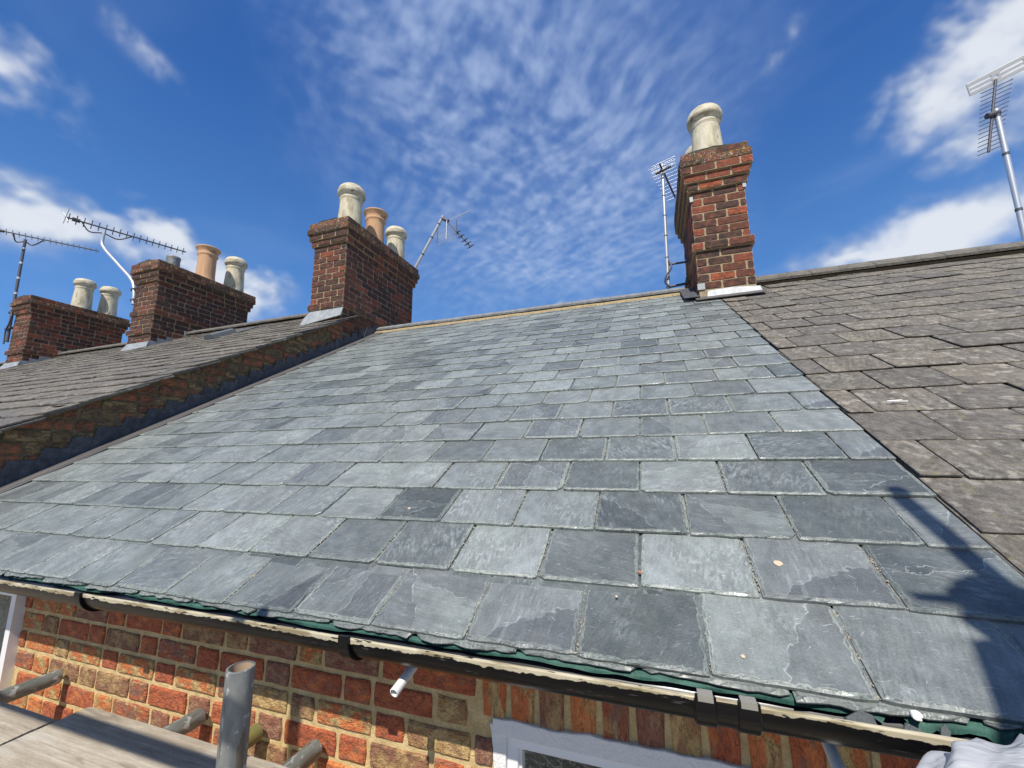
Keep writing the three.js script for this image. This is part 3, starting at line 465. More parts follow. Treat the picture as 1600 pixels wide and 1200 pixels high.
// right hand stack of this house
{
  const p = [0, 0, 0, 0, 0, 0.028, 0, 0, 0, 0, 0, 0, 0, 0.03, 0.055, 0.082, 0.085, 0.062];
  const ch = chimney(house, { seed: 7, x0: 0.70, x1: 1.215, z0: -3.35, z1: -4.42, y0: 2.03, h: 0.0835, proj: p, left: true, mix: [0, 3, 1, 2, 3, 4, 5, 1], pots: [['cream', 0.955, -3.62, 1.0], ['cream', 0.955, -4.2, 0.98, 0.02]] }, 'tall brick stack with corbelled top and two cream pots');
  mesh('mortar_base', box(0.706, 1.209, 1.6, 2.03, -4.41, -3.356), M.stackMortar, ch);
  // lead apron at the foot and side soakers
  const sh = new THREE.Shape([new THREE.Vector2(0.77, 0), new THREE.Vector2(1.245, 0), new THREE.Vector2(1.235, 0.05), new THREE.Vector2(1.0, 0.075), new THREE.Vector2(0.78, 0.065)]);
  const g = new THREE.ExtrudeGeometry(sh, { depth: 0.006, bevelEnabled: true, bevelSize: 0.003, bevelThickness: 0.002, bevelSegments: 1 }); g.rotateX(-0.25); g.translate(0, 1.945, -3.325); mesh('lead_apron', g, M.leadPale, ch);
  const g2 = new THREE.BoxGeometry(0.6, 0.13, 0.006); g2.rotateX(-Math.PI / 3); g2.translate(0.96, 1.925, -3.29); mesh('lead_apron', g2, M.leadTray, ch);
  const g3 = new THREE.BoxGeometry(0.15, 0.62, 0.006); g3.rotateX(-Math.PI / 3); g3.translate(0.63, 2.105, -3.57); mesh('lead_soaker', g3, M.lead, ch);
  mesh('white_repair', box(0.692, 0.76, 2.035, 2.1, -3.348, -3.343), M.leadPale, ch);
  const clipA = mesh('cable_clip', box(0.694, 0.725, 3.005, 3.06, -3.346, -3.338), M.leadPale, ch), clipB = mesh('cable_clip', box(1.19, 1.222, 3.06, 3.12, -3.346, -3.338), M.leadPale, ch);
}

/* ================================================================ house with the old slate roof (beyond the joint) */
const oldHouse = thing('terraced_house', 'brick terraced house with weathered brown slates lifting along their tails', 'house');
{
  houseBody(oldHouse, XR + 0.005, 5.6, 0); const rf = roofGroup(oldHouse, 0), list = [], OG = 1.155 * G, OW = 0.2485;
  for (let row = 0; row < 20; row++) {
    const S = row * OG, r0 = rng(row * 31 + 9), off = (row % 2 ? 0.1 : 0.215) + (r0() - 0.5) * 0.03;
    for (let k = -1; k < 19; k++) {
      const r = rng(row * 613 + k * 57 + 40000); let a = XR + 0.009 + off + (k - 0) * OW - 0.0, b = a + OW - 0.005 - r() * 0.005; if (k === -1) a = Math.max(a, XR + 0.008 + r() * 0.006); a = Math.max(a, XR + 0.008); if (b > 5.55 || b - a < 0.04) continue;
      const L = Math.min(0.46, 22.9 * G - S), lift = Math.pow(r(), 3) * 0.007; if (L < 0.05) continue;
      list.push({ x: (a + b) / 2, S: S + (r() - 0.5) * 0.014 - (r() < 0.06 ? 0.02 : 0), h: -0.004 + lift, w: b - a, L, t: 0.0055 + r() * 0.0025, r, fine: row < 9 && a < 2, rx: -0.0085 / OG - lift / L * 0.7, ry: (r() - 0.5) * 0.014, rz: (r() - 0.5) * 0.02, m: Math.floor(r() * OLDV * 2), hid: a > 1.0 + S * 0.75, o: { su: (b - a) < 0.18 ? (b - a) / OW : 1, wave: 0.0016, clip: 0.3, slant: 0.006 } });
    }
  }
  slateRoof(rf, list, oldMats, 290);
  mesh('underlay', box(XR + 0.004, 5.56, 0.02, 4.44, -0.034, -0.03), M.boarding, rf);
  ridge(rf, 1.25, 5.55, 0.52, M.ridgeOld, M.darkMortar, rng(8), 0.035, 4.455, 0.2);
}

/* ================================================================ higher neighbour and the houses past it */
const LIFT = 0.385;
function neighbour(label, x0, x1, lift, keep, seed, stop = x1) {
  const hs = thing('terraced_house', label, 'house'); houseBody(hs, x0, x1, lift); const rf = roofGroup(hs, lift), list = [], NW = 0.255, NG = 0.2;
  for (let row = 0; row < 23; row++) for (let k = 0; k < 20; k++) {
    const r = rng(row * 419 + k * 77 + seed), a = x0 + (k + (row % 2 ? 0.5 : 0)) * NW - 0.13, b = Math.min(a + NW - 0.005, (row * NG > 3.5 ? stop : x1 + 0.055) + (r() - 0.5) * 0.012), aa = Math.max(a, x0 + 0.06); if (b - aa < 0.06) continue;
    const L = Math.min(0.42, 4.43 - row * NG); if (L < 0.06) continue; const lift2 = Math.pow(r(), 2) * 0.007;
    list.push({ x: (aa + b) / 2, S: row * NG + (r() - 0.5) * 0.008, h: -0.006 + lift2, w: b - aa, L, t: 0.013, r, fine: false, rx: -0.0135 / NG, ry: (r() - 0.5) * 0.008, rz: (r() - 0.5) * 0.012, m: Math.floor(r() * OLDV * 2), o: { su: 1, clip: 0.3 } });
  }
  slateRoof(rf, list, farMats, keep); mesh('underlay', box(x0, x1, 0.02, 4.44, -0.034, -0.03), M.boarding, rf);
  ridge(rf, x0, stop + 0.02, 0.5, M.ridgeOld, M.darkMortar, rng(seed), 0.03, 4.455, 0.15);
  return [hs, rf];
}
const [nb, nbRoof] = neighbour('brick terraced house with dull grey slates, its verge standing above the new roof', -7.5, -3.5, LIFT, 290, 70000, -4.05);
{
  // gable upstand between the two roofs: core, bricks, stepped lead, tray
  const gw = grp('gable_wall', nb), up = (z, d) => -z * TAN + d;
  const sh = new THREE.Shape([new THREE.Vector2(-0.1, up(-0.1, -0.12) - 0.1), new THREE.Vector2(3.87, up(-3.87, -0.12)), new THREE.Vector2(3.87, up(-3.87, LIFT - 0.02)), new THREE.Vector2(-0.1, up(0.1, LIFT - 0.02))]);
  const g = new THREE.ExtrudeGeometry(sh, { depth: 0.2, bevelEnabled: false }); g.rotateY(Math.PI / 2); g.translate(-3.706, 0, 0); mesh('mortar', g, M.darkMortar, gw);
  const r = rng(515), CH = 0.078;
  for (let c = 0; c < 36; c++) {
    const y0 = -0.02 + c * CH, y1 = y0 + CH - 0.011; let z = 0.15 - (c % 2) * 0.11;
    while (z > -3.9) { const w = (r() < 0.4 ? 0.1 : 0.205) + (r() - 0.5) * 0.02, za = z, zb = z - w; z = zb - 0.012; const zm = (za + zb) / 2; const H2 = (y1 - y0) / 2, ym = (y0 + y1) / 2, lim = u => up(zm - u, LIFT - 0.03) - ym; if (lim(0) < -H2 + 0.012 || y0 < up(zm, -0.02) || zb < -3.2) continue;
      let bg; if (lim(-w / 2) > H2) bg = brickGeo(w, H2 * 2, 0.1, r, 3, 0.007); else { const pts = [[-w / 2, -H2], [w / 2, -H2], [w / 2, cl(lim(w / 2), -H2 + 0.002, H2)]]; for (const u of [w * 0.25, 0, -w * 0.25]) pts.push([u, cl(lim(u), -H2 + 0.0015, H2)]); pts.push([-w / 2, cl(lim(-w / 2), -H2 + 0.001, H2)]); const cx = 0, cy = pts.reduce((t, p) => t + p[1], 0) / pts.length; bg = slab(pts, pts.map(p => [cx + (p[0] - cx) * 0.95, cy + (p[1] - cy) * 0.9]), 0.1, 0.0035, (x, y) => [x / w + 0.5, y / (2 * H2) + 0.5]); }
      const m = mesh('brick', bg, upMats[Math.floor(r() * 4)], gw); m.rotation.y = Math.PI / 2; m.position.set(-3.598 + (r() - 0.5) * 0.012, (y0 + y1) / 2, zm); m.rotation.x = 0; }
  }
  // stepped flashing: one piece of lead for each course
  for (let c = 0; c < 34; c++) {
    const yc = 0.02 + c * CH + CH * 0.92, zt = -(yc - 0.105) / TAN, z0 = zt + 0.12, z1 = zt - 0.06; if (z1 < -3.86) break;
    const s = new THREE.Shape([new THREE.Vector2(-z0, up(z0, 0.004)), new THREE.Vector2(-z1, up(z1, 0.004)), new THREE.Vector2(-z1 , yc + 0.004), new THREE.Vector2(-zt - 0.075 + (r() - 0.5) * 0.02, yc)]);
    const lg = new THREE.ExtrudeGeometry(s, { depth: 0.004, bevelEnabled: true, bevelSize: 0.002, bevelThickness: 0.0015, bevelSegments: 1 }); lg.rotateY(Math.PI / 2); lg.translate(-3.496 + (c % 2) * 0.0045 + c * 0.0001, 0, 0); mesh('lead_step', lg, M.lead, gw);
  }
  const tray = new THREE.BoxGeometry(0.135, 4.4, 0.006); const tm = mesh('lead_tray', tray, M.lead, roof); tm.position.set(-3.425, 2.2, 0.004);
  const roll = cyl([0, 0, 0], [0, 4.36, 0], 0.016, 12); const rm = mesh('lead_roll', roll, M.leadTray, roof); rm.position.set(XL - 0.05, 0.03, 0.0); rm.scale.set(4.2, 1, 0.65);
  // mortar fillet and slate undercloak below the verge
  const N = 160, pos = [], idx = []; for (let i = 0; i <= N; i++) { const S = 3.55 * i / N, a = fbm(S * 9, 3, 4), b = fbm(S * 14, 6, 4); pos.push(-3.5, S, -0.03 - a * 0.026, -3.478 + b * 0.012, S, -0.026 - a * 0.014, -3.466 + b * 0.016, S, -0.016, -3.47, S, -0.006); if (i < N) for (let q = 0; q < 3; q++) { const c = i * 4 + q, d = c + 4; idx.push(c, c + 1, d, d, c + 1, d + 1); } }
  const vg = new THREE.BufferGeometry(); vg.setAttribute('position', new THREE.Float32BufferAttribute(pos, 3)); vg.setAttribute('uv', new THREE.Float32BufferAttribute(pos.filter((_, i) => i % 3 !== 0), 2)); vg.setIndex(idx); vg.computeVertexNormals(); M.darkMortar.side = THREE.DoubleSide; mesh('verge_mortar', vg, M.darkMortar, nbRoof);
  // ventilator tile
  const vt = grp('roof_vent', nb); vt.position.set(-5.62, 2.24, -3.2); vt.rotation.x = -Math.PI / 3; mesh('hood', (() => { const s = new THREE.Shape(); s.moveTo(-0.1, 0); s.lineTo(0.1, 0); s.lineTo(0.085, 0.05); s.quadraticCurveTo(0, 0.075, -0.085, 0.05); const q = new THREE.ExtrudeGeometry(s, { depth: 0.34, bevelEnabled: true, bevelSize: 0.006, bevelThickness: 0.006, bevelSegments: 2 }); q.rotateX(-Math.PI / 2); q.rotateZ(0); q.rotateX(Math.PI); q.rotateX(Math.PI / 2); q.rotateX(-Math.PI / 2); return q; })(), M.vent, vt); mesh('vent_base', box(-0.14, 0.14, -0.02, 0.36, -0.004, 0.006), M.vent, vt);
  const ch = chimney(nb, { seed: 21, x0: -4.045, x1: -3.503, z0: -3.08, z1: -4.68, y0: 2.0, h: 0.0825, proj: [0, 0, 0, 0, 0.022, 0, 0, 0, 0, 0, 0, 0, 0, 0, 0, 0.03, 0.055, 0.075, 0.06], right: true, mix: [0, 1, 2, 1, 0, 4, 3], pots: [['cream', -3.78, -3.42, 1.04], ['clay', -3.78, -3.98, 1.03, 0.01], ['cream', -3.78, -4.52, 0.98]] }, 'long brick stack with three pots, the middle one terracotta');
  const lg = new THREE.ExtrudeGeometry(new THREE.Shape([new THREE.Vector2(-4.12, -0.09), new THREE.Vector2(-3.49, 0.0), new THREE.Vector2(-3.49, 0.13), new THREE.Vector2(-4.02, 0.12), new THREE.Vector2(-4.1, 0.02)]), { depth: 0.008, bevelEnabled: true, bevelSize: 0.003, bevelThickness: 0.003, bevelSegments: 1 }); lg.rotateX(-0.3); lg.translate(0, 2.2, -3.05); mesh('lead_apron', lg, M.leadPale, ch);
}
const [nb2] = neighbour('grey slated terraced house below the smoke blackened stack with the flue stub', -11.3, -7.5, LIFT - 0.02, 0, 80000);
chimney(nb2, { seed: 33, x0: -8.02, x1: -7.46, z0: -3.18, z1: -4.8, y0: 2.28, h: 0.083, proj: [0, 0, 0.03, 0, 0, 0, 0.02, 0, 0, 0, 0, 0, 0, 0.03, 0.055, 0.08, 0.075], right: true, mix: [1, 2, 4, 2, 1, 4, 0], pots: [['stub', -7.72, -3.5, 1.0], ['clay', -7.72, -4.06, 1.1], ['cream', -7.72, -4.62, 1.08]] }, 'soot darkened brick stack with a flue stub and two pots');
const [nb3] = neighbour('grey slated terraced house at the far end of the row', -15.3, -11.3, LIFT - 0.04, 0, 90000);
chimney(nb3, { seed: 44, x0: -11.8, x1: -11.26, z0: -3.2, z1: -4.7, y0: 2.3, h: 0.083, proj: [0, 0, 0.03, 0, 0, 0, 0, 0, 0, 0, 0, 0, 0.03, 0.055, 0.08, 0.06], right: true, mix: [0, 1, 2, 1, 3], pots: [['cream', -11.52, -4.02, 1.0], ['cream', -11.52, -4.47, 1.0]] }, 'squat red brick stack with two cream pots');
for (const [hs, x, z] of [[nb2, -7.46, -3.18], [nb3, -11.26, -3.2]]) { const lg = new THREE.ExtrudeGeometry(new THREE.Shape([new THREE.Vector2(x - 0.62, -0.04), new THREE.Vector2(x + 0.02, 0), new THREE.Vector2(x + 0.02, 0.1), new THREE.Vector2(x - 0.54, 0.1)]), { depth: 0.01, bevelEnabled: false }); lg.rotateX(-0.3); lg.translate(0, 2.2, z + 0.03); mesh('lead_apron', lg, M.leadPale, hs); for (let i = 0; i < 6; i++) { const s2 = new THREE.BoxGeometry(0.008, 0.09 - (i % 2) * 0.02, 0.17); s2.translate(x + 0.008 + i * 0.001, 2.2 + (i + 1) * 0.075, z - 0.06 - i * 0.13); mesh('lead_step', s2, M.leadPale, hs); } }

/* ---------------------------------------------------------------- television aerials */
function aerial(label, base, fn) { const t = thing('tv_aerial', label, 'aerial', base); const B = V(...base), loc = p => V(...p).sub(B); fn(t, (nm, a, b, r, mat, seg = 8) => mesh(nm, cyl(loc(a), loc(b), r, seg), mat, t), (nm, pts, r, mat) => mesh(nm, new THREE.TubeGeometry(new THREE.CatmullRomCurve3(pts.map(loc)), 40, r, 8), mat, t), loc); return t; }
const lerp3 = (a, b, t) => a.map((v, i) => v + (b[i] - v) * t);
// beside the corbelled stack
aerial('silver mast aerial bracketed to the side of the corbelled two pot stack', [0.46, 2.4, -4.1], (t, rod, tube) => {
  rod('mast', [0.462, 2.36, -4.1], [0.505, 4.06, -4.1], 0.019, M.alu, 14);
  for (const k of [0.08, 0.25, 0.42, 0.58, 0.74, 0.88]) { const a = lerp3([0.462, 2.36, -4.1], [0.505, 4.06, -4.1], k), b = lerp3([0.462, 2.36, -4.1], [0.505, 4.06, -4.1], k + 0.008); rod('tape_band', a, b, 0.0205, M.aluDark, 14); }
  rod('bracket', [0.45, 2.70, -4.1], [0.70, 2.70, -4.1], 0.013, M.aluDark); rod('bracket', [0.44, 2.41, -4.1], [0.70, 2.43, -4.1], 0.016, M.aluDark);
  tube('cable', [[0.49, 2.75, -4.09], [0.51, 2.64, -4.05], [0.44, 2.52, -4.05], [0.43, 2.46, -4.06], [0.48, 2.40, -4.07]], 0.011, M.aluDark);
  const A = [0.50, 3.98, -4.07], Bq = [0.66, 3.83, -4.5]; rod('boom', [0.47, 4.0, -3.98], Bq, 0.011, M.aluDark); rod('reflector_bar', [0.42, 3.93, -4.06], [0.60, 3.99, -4.06], 0.016, M.aluDark);
  for (let i = 0; i < 11; i++) { const c = lerp3([0.49, 4.0, -4.0], Bq, i / 10), L = 0.15 - i * 0.004; rod('element', [c[0] - L, c[1] - L * 0.28, c[2]], [c[0] + L, c[1] + L * 0.28, c[2]], 0.0035, M.alu, 6); }
  for (let i = 0; i < 4; i++) rod('element', [0.37, 3.88 + i * 0.05, -4.05], [0.66, 3.96 + i * 0.05, -4.05], 0.0035, M.alu, 6);
});
// leaning mast behind the three pot stack
aerial('leaning silver mast aerial with a rod grid behind the three pot stack', [-3.55, 3.4, -4.74], (t, rod) => {
  const a = [-3.62, 3.56, -4.8], b = [-3.03, 4.54, -4.8]; rod('mast', a, b, 0.026, M.alu, 14); for (const k of [0.33, 0.62, 0.85]) rod('tape_band', lerp3(a, b, k), lerp3(a, b, k + 0.02), 0.0275, M.aluDark, 14);
  rod('clamp', [-3.06, 4.5, -4.8], [-2.93, 4.42, -4.8], 0.03, M.aluDark); rod('boom', [-2.96, 4.42, -4.8], [-2.53, 3.9, -4.86], 0.011, M.aluDark);
  for (let i = 0; i < 8; i++) { const y = 4.3 - i * 0.035; rod('reflector_rod', [-3.12, y - 0.05, -4.79], [-2.76, y + 0.02, -4.79], 0.0035, M.alu, 6); }
  rod('reflector_post', [-3.13, 4.36, -4.79], [-3.13, 4.05, -4.79], 0.007, M.aluDark); rod('reflector_post', [-2.95, 4.42, -4.78], [-2.955, 4.07, -4.78], 0.009, M.alu); rod('reflector_post', [-2.765, 4.4, -4.79], [-2.765, 4.12, -4.79], 0.007, M.aluDark);
  rod('dipole', [-2.9, 4.42, -4.79], [-2.52, 4.53, -4.8], 0.007, M.alu);
  for (const k of [0.45, 0.6, 0.75, 0.88, 1]) { const c = lerp3([-2.96, 4.42, -4.8], [-2.53, 3.9, -4.86], k), s = 0.06; rod('element', [c[0] - s, c[1] - 0.025, c[2]], [c[0] + s, c[1] + 0.025, c[2]], 0.008, M.aluDark, 6); rod('element', [c[0] - s * 0.7, c[1] + 0.01, c[2] - 0.05], [c[0] + s * 0.7, c[1] - 0.01, c[2] + 0.05], 0.008, M.aluDark, 6); }
});
// long yagi on a cranked mast
function yagi(rod, tube, A, B, n, len, tilt) {
  rod('boom', A, B, 0.013, M.aluDark, 8); for (let i = 0; i < n; i++) { const c = lerp3(A, B, (i + 0.5) / n), L = len * (1 - 0.25 * i / n); rod('element', [c[0] - tilt * L, c[1] - L, c[2]], [c[0] + tilt * L, c[1] + L, c[2]], 0.0075, M.aluDark, 6); }
}
aerial('long yagi aerial on a cranked silver mast on the soot darkened stack', [-8.02, 3.05, -3.2], (t, rod, tube) => {
  tube('mast', [[-8.06, 3.02, -3.2], [-8.08, 3.2, -3.2], [-8.16, 3.42, -3.2], [-8.6, 3.82, -3.17], [-9.0, 4.17, -3.13], [-9.1, 4.3, -3.12], [-9.1, 4.52, -3.12]], 0.028, M.alu);
  rod('bracket', [-7.98, 3.1, -3.2], [-8.12, 3.1, -3.2], 0.03, M.aluDark); rod('bracket', [-7.98, 3.3, -3.2], [-8.16, 3.3, -3.2], 0.03, M.aluDark);
  const A = [-9.29, 4.6, -2.66], B = [-8.65, 4.6, -4.22]; yagi(rod, tube, A, B, 18, 0.085, 0.15); rod('dipole_box', lerp3(A, B, 0.05), lerp3(A, B, 0.11), 0.035, M.aluDark);
  tube('cradle', [lerp3(A, B, 0.12), [-9.17, 4.46, -2.95], [-9.1, 4.5, -3.12], [-9.05, 4.47, -3.3], lerp3(A, B, 0.52)], 0.011, M.aluDark);
  rod('reflector_rod', [-9.36, 4.5, -2.68], [-9.2, 4.74, -2.66], 0.006, M.alu); rod('reflector_rod', [-9.2, 4.5, -2.68], [-9.36, 4.7, -2.66], 0.006, M.alu);
});
aerial('slim yagi aerial on a straight thin mast on the squat red stack', [-11.86, 2.8, -3.2], (t, rod, tube) => {
  rod('mast', [-11.9, 2.75, -3.2], [-12.06, 5.0, -3.2], 0.024, M.aluDark, 12); for (const k of [0.3, 0.45, 0.6, 0.75, 0.9]) rod('tape_band', lerp3([-11.9, 2.75, -3.2], [-12.06, 5.0, -3.2], k), lerp3([-11.9, 2.75, -3.2], [-12.06, 5.0, -3.2], k + 0.02), 0.03, M.alu);
  rod('bracket', [-11.8, 3.03, -3.2], [-12.05, 3.03, -3.2], 0.025, M.aluDark); rod('bracket', [-11.8, 3.38, -3.2], [-12.05, 3.38, -3.2], 0.025, M.aluDark);
  tube('cable', [[-11.95, 3.4, -3.17], [-11.78, 3.28, -3.14], [-11.8, 3.1, -3.14], [-11.93, 2.98, -3.16], [-11.9, 2.7, -3.16]], 0.014, M.aluDark);
  const A = [-12.2, 5.03, -2.75], B = [-11.32, 5.03, -4.05]; yagi(rod, tube, A, B, 18, 0.07, -0.4); tube('cradle', [lerp3(A, B, 0.2), [-12.1, 4.9, -3.1], [-12.05, 4.95, -3.2], [-12.0, 4.9, -3.28], lerp3(A, B, 0.48)], 0.012, M.aluDark); rod('dipole_box', lerp3(A, B, 0.06), lerp3(A, B, 0.12), 0.03, M.aluDark);
});
aerial('aerial with a white slotted reflector panel on a leaning mast past the old ridge', [3.67, 2.2, -4.1], (t, rod, tube, loc) => {
  const a = [3.66, 2.1, -4.1], b = [3.685, 3.84, -4.1]; rod('mast', a, b, 0.023, M.alu, 14); for (const k of [0.35, 0.7, 0.95]) rod('tape_band', lerp3(a, b, k), lerp3(a, b, k + 0.015), 0.026, M.aluDark, 14);
  rod('boom', [3.74, 4.18, -4.1], [3.555, 3.39, -4.1], 0.012, M.aluDark); rod('clamp', [3.60, 3.78, -4.09], [3.70, 3.80, -4.1], 0.03, M.aluDark);
  for (let i = 0; i < 16; i++) { const c = lerp3([3.735, 4.1, -4.1], [3.56, 3.4, -4.1], i / 15), L = 0.13 - i * 0.0025; rod('element', [c[0] - L, c[1] - L * 0.32, c[2]], [c[0] + L, c[1] + L * 0.32, c[2]], 0.0042, M.aluDark, 6); }
  const pg = grp('reflector_panel', t); pg.position.copy(loc([3.745, 4.215, -4.1])); pg.rotation.set(0.45, -0.3, 0.31); const s = new THREE.Shape([new THREE.Vector2(-0.2, -0.062), new THREE.Vector2(0.2, -0.062), new THREE.Vector2(0.2, 0.062), new THREE.Vector2(-0.2, 0.062)]);
  for (const [x, y, w, h] of [[-0.11, 0.022, 0.08, 0.012], [-0.11, -0.022, 0.08, 0.012], [0.11, 0.022, 0.08, 0.012], [0.11, -0.022, 0.08, 0.012], [0, 0, 0.015, 0.015]]) s.holes.push(new THREE.Path([new THREE.Vector2(x - w, y - h), new THREE.Vector2(x - w, y + h), new THREE.Vector2(x + w, y + h), new THREE.Vector2(x + w, y - h)]));
  const g = new THREE.ExtrudeGeometry(s, { depth: 0.012, bevelEnabled: true, bevelSize: 0.003, bevelThickness: 0.003, bevelSegments: 1 }); mesh('plate', g, M.plasticWhite, pg);
});

/* ---------------------------------------------------------------- scaffold */
function tubeGeo(a, b, r = 0.0242) { const d = V(...b).sub(V(...a)), L = d.length(), g = new THREE.LatheGeometry([[r - 0.004, 0], [r - 0.0005, 0], [r, 0.001], [r, L * 0.5], [r, L - 0.001], [r - 0.0005, L], [r - 0.004, L]].map(p => new THREE.Vector2(p[0], p[1])), 32); { const u = g.attributes.uv, q = g.attributes.position; for (let i = 0; i < u.count; i++) u.setXY(i, u.getX(i), q.getY(i) * 3.3 + a[0]); } g.applyQuaternion(new THREE.Quaternion().setFromUnitVectors(V(0, 1, 0), d.normalize())); g.translate(...a); return g; }
function bore(a, b) { const d = V(...b).sub(V(...a)), L = d.length(), g = new THREE.CylinderGeometry(0.0203, 0.0203, L - 0.002, 24, 1, true); g.applyQuaternion(new THREE.Quaternion().setFromUnitVectors(V(0, 1, 0), d.normalize())); g.translate((a[0] + b[0]) / 2, (a[1] + b[1]) / 2, (a[2] + b[2]) / 2); return g; }
M.rustIn.side = THREE.DoubleSide;
const scaffold = thing('scaffold', 'galvanised steel tube scaffold standing against the brick wall', 'scaffold', [0, -5.3, 0.27]);
{
  const sub = new THREE.Group(); const add = (nm, a, b, mat = M.steel, open = true) => { const off = p => [p[0], p[1] + 5.3, p[2] - 0.27]; const o = mesh(nm, tubeGeo(off(a), off(b)), mat, scaffold); if (open) mesh('bore', bore(off(a), off(b)), M.rustIn, o); return o; };
  add('standard', [-0.594, -5.3, 0.27], [-0.594, 0.012, 0.27]);
  for (const [x, m] of [[-1.985, M.steel], [-1.225, M.steel], [-0.985, M.steelYellow], [-0.765, M.steel], [0.9, M.steel]]) add('transom', [x, -0.392, 1.2], [x, -0.392, -0.128], m);
  add('ledger', [-3, -0.443, 0.22], [2.4, -0.443, 0.22]); add('ledger', [-3, -0.443, 1.1], [2.4, -0.443, 1.1]);
  add('standard', [-0.77, -5.3, 1.05], [-0.77, 1.325, 1.05]); add('standard', [0.936, -5.3, 1.05], [0.936, 2.32, 1.05]);
  add('guard_rail', [-3, 0.84, 1.0], [0.0, 0.84, 1.0]);
  const cp = mesh('shade_coupler', joinGeos([new THREE.CylinderGeometry(0.036, 0.036, 0.07, 16), (() => { const g = new THREE.CylinderGeometry(0.011, 0.014, 0.09, 10); g.rotateZ(Math.PI / 2); g.translate(-0.075, -0.02, 0); return g; })(), (() => { const g = new THREE.SphereGeometry(0.024, 12, 8); g.translate(-0.034, 0, 0); return g; })()]), M.steel, scaffold); cp.position.set(0.885, 1.735 + 5.3, 1.05 - 0.27);  // fitting added out of view, shaped to cast part of the roof's shadow
}
// sheet added out of view, outline cut so its shadow falls on the roof's corner
{
  const t = thing('shade_sheet', 'added blue sheet out of view, cut to cast a shadow on the roof corner', 'shade_sheet', [0.9, 0, 1.09]);
  const up = ([x, z]) => { const k = 1.09 - z; return new THREE.Vector2(x + 0.085 * k - 0.9, -z * TAN + 1.28 * k); };
  const s = new THREE.Shape([[0.775, -0.262], [0.83, -0.268], [0.86, -0.235], [1.0, -0.16], [1.35, -0.03], [1.35, 0.5], [0.5, 0.5], [0.6, 0.14], [0.652, 0], [0.70, -0.122], [0.73, -0.13], [0.712, -0.165], [0.735, -0.2]].map(up));
  const g = new THREE.ExtrudeGeometry(s, { depth: 0.004, bevelEnabled: false }); mesh('shade_cloth', g, M.shadeSheet, t);
}
// boards
function board(label, x0, x1, z0, z1, y, ry = 0) {
  const t = thing('scaffold_board', label, 'board', [(x0 + x1) / 2, y, (z0 + z1) / 2]), w = x1 - x0, d = z1 - z0, g = new THREE.BoxGeometry(w, 0.038, d, 60, 1, 12), p = g.attributes.position, uv = g.attributes.uv; t.rotation.y = ry;
  for (let i = 0; i < p.count; i++) { const x = p.getX(i), z = p.getZ(i); if (p.getY(i) > 0) p.setY(i, p.getY(i) + (fbm(x * 9 + x0, z * 20, 3) - 0.5) * 0.004 - (Math.abs(z) > d / 2 - 0.002 ? 0.003 : 0)); p.setZ(i, z + (Math.abs(z) > d / 2 - 0.002 ? (fbm(x * 14, 3 + z0, 3) - 0.5) * 0.006 : 0)); uv.setXY(i, (x + x0) * 0.6, z / 0.24 + 0.5); }
  g.computeVertexNormals(); mesh('plank', g, M.board, t); return t;
}
board('worn scaffold board laid closest to the brick wall', -1.487, 1.6, 0.022, 0.245, -0.349);
board('weathered scaffold board ending short of its neighbours, further along the wall', -3.6, -1.5, 0.098, 0.322, -0.349, 0.004);
board('weathered scaffold board in the middle of the platform', -3.2, 0.7, 0.33, 0.552, -0.349, -0.003);
board('weathered scaffold board on the outer side of the platform', -3.2, 0.7, 0.565, 0.79, -0.349, 0.002);
/* ---------------------------------------------------------------- loose things */
{
  // crumpled polythene over the gutter's end
  const t = thing('plastic_sheet', 'crumpled clear polythene sheet bundled over the gutter', 'plastic sheet', [0.612, -0.035, 0.18]);
  const g = new THREE.SphereGeometry(1, 120, 80), p = g.attributes.position, v = V(0, 0, 0);
  for (let i = 0; i < p.count; i++) { v.fromBufferAttribute(p, i); const n = fbm(v.x * 1.5 + v.z + 5, v.y * 1.6 + v.z * 0.8 + 4, 2), rd = 1 - Math.abs(fbm(v.x * 1.8 + v.z * 0.9 + 9, v.y * 2.2 + v.z * 1.4 + 3, 2) - 0.5) * 2, r2 = 1 - Math.abs(fbm(v.x * 3.1 - v.z + 29, v.y * 3.4 + v.z * 2 + 13, 2) - 0.5) * 2, k = 0.86 + (n - 0.5) * 0.3 + (rd - 0.75) * 0.2 + (r2 - 0.75) * 0.09; p.setXYZ(i, v.x * k * 0.15, v.y * k * 0.095, v.z * k * 0.11); }
  g.computeVertexNormals(); mesh('film', g, M.sheet, t);
}
function pebble(seed, s, flat) { const g = new THREE.IcosahedronGeometry(1, 2), p = g.attributes.position, v = V(0, 0, 0); for (let i = 0; i < p.count; i++) { v.fromBufferAttribute(p, i); const k = 0.75 + (fbm(v.x * 1.7 + seed, v.y * 1.7 + v.z + seed, 3) - 0.3) * 0.7; p.setXYZ(i, v.x * k * s, v.y * k * s, v.z * k * s * flat); } g.computeVertexNormals(); return g; }
const roofPoint = (x, S, h = 0) => [x, S * 0.5 + h * 0.866, -S * 0.866 + h * 0.5];
function crumb(label, x, S, s, flat, mat, seed, h = 0.003) { const t = mesh(numbered('mortar_crumb'), pebble(seed, s, flat), mat, scene); t.position.set(...roofPoint(x, S, h)); t.rotation.x = -Math.PI / 3; t.userData = { label, category: 'crumb', group: 'mortar crumbs dropped on the new slates' }; }
crumb('round tan mortar crumb on the eaves slate', 0.315, 0.045, 0.0048, 0.35, M.gritPale, 3);
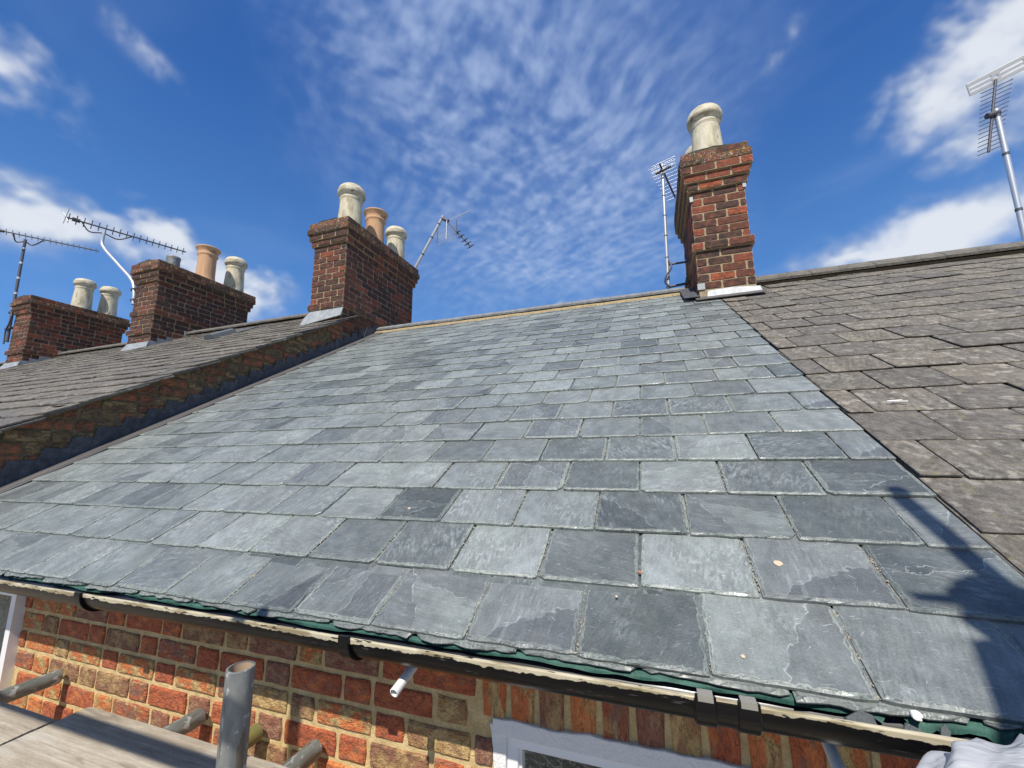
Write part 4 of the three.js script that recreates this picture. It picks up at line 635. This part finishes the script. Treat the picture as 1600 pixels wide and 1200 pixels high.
crumb('flattened tan mortar splash on a light slate in the second course', 0.44, 0.3, 0.01, 0.1, M.gritPale, 9, 0.0);
crumb('small pale crumb on the dark eaves slate', 0.075, 0.155, 0.0035, 0.6, M.gritPale, 12);
crumb('ochre crumb on a mid grey slate in the third course', -0.66, 0.45, 0.006, 0.5, M.gritPale, 19, 0.0005);
crumb('reddish brick crumb in a joint of the second course', 0.127, 0.235, 0.005, 0.8, new THREE.MeshStandardMaterial({ color: new THREE.Color(0.5, 0.2, 0.12), roughness: 1 }), 25);
crumb('white mortar chip lying on the torn green underlay', 0.55, -0.012, 0.009, 0.5, M.plasticWhite, 31, -0.004);
for (const [x, y, z, a, w, lab] of [[0.47, -0.028, 0.022, 0.5, 0.05, 'broad grey slate scrap caught in the gutter beside the white chip'], [0.535, -0.026, 0.03, -0.4, 0.03, 'small square slate scrap caught in the gutter'], [0.57, -0.024, 0.032, 1.1, 0.042, 'narrow slate sliver leaning in the gutter']]) {
  const r = rng(Math.round(x * 1000)), h = w * (lab.startsWith('narrow') ? 0.25 : 0.6), pts = [[-w / 2, -h / 2], [w * 0.3, -h * 0.6], [w / 2, h * 0.1], [w * 0.25, h / 2], [-w * 0.4, h * 0.45]];
  const t = mesh(numbered('slate_scrap'), slab(pts, pts.map(p => [p[0] * 0.93, p[1] * 0.9]), 0.005, 0.002, (u, v) => [u * 4 + 0.5, v * 4 + 0.5]), newMats[6], scene); t.position.set(x, y, z); t.rotation.set(-0.9, 0.1, a); t.userData = { label: lab, category: 'slate scrap', group: 'slate scraps in the gutter' };
}
{
  const t = mesh(numbered('slate_peg'), joinGeos([cyl([-0.028, 0, 0], [0.03, -0.012, 0.002], 0.0035, 7, 0.0025), cyl([-0.028, 0, 0], [0.02, 0.004, 0.002], 0.003, 7, 0.002)]), M.plasticWhite, scene);
  t.position.set(...roofPoint(1.06, 1.18, 0.012)); t.rotation.x = -Math.PI / 3; t.userData = { label: 'small pale split peg lying on the weathered slates', category: 'peg' };
}
scene.traverse(o => { if (o.isMesh) { o.castShadow = true; o.receiveShadow = true; } });
renderer.render(scene, camera);
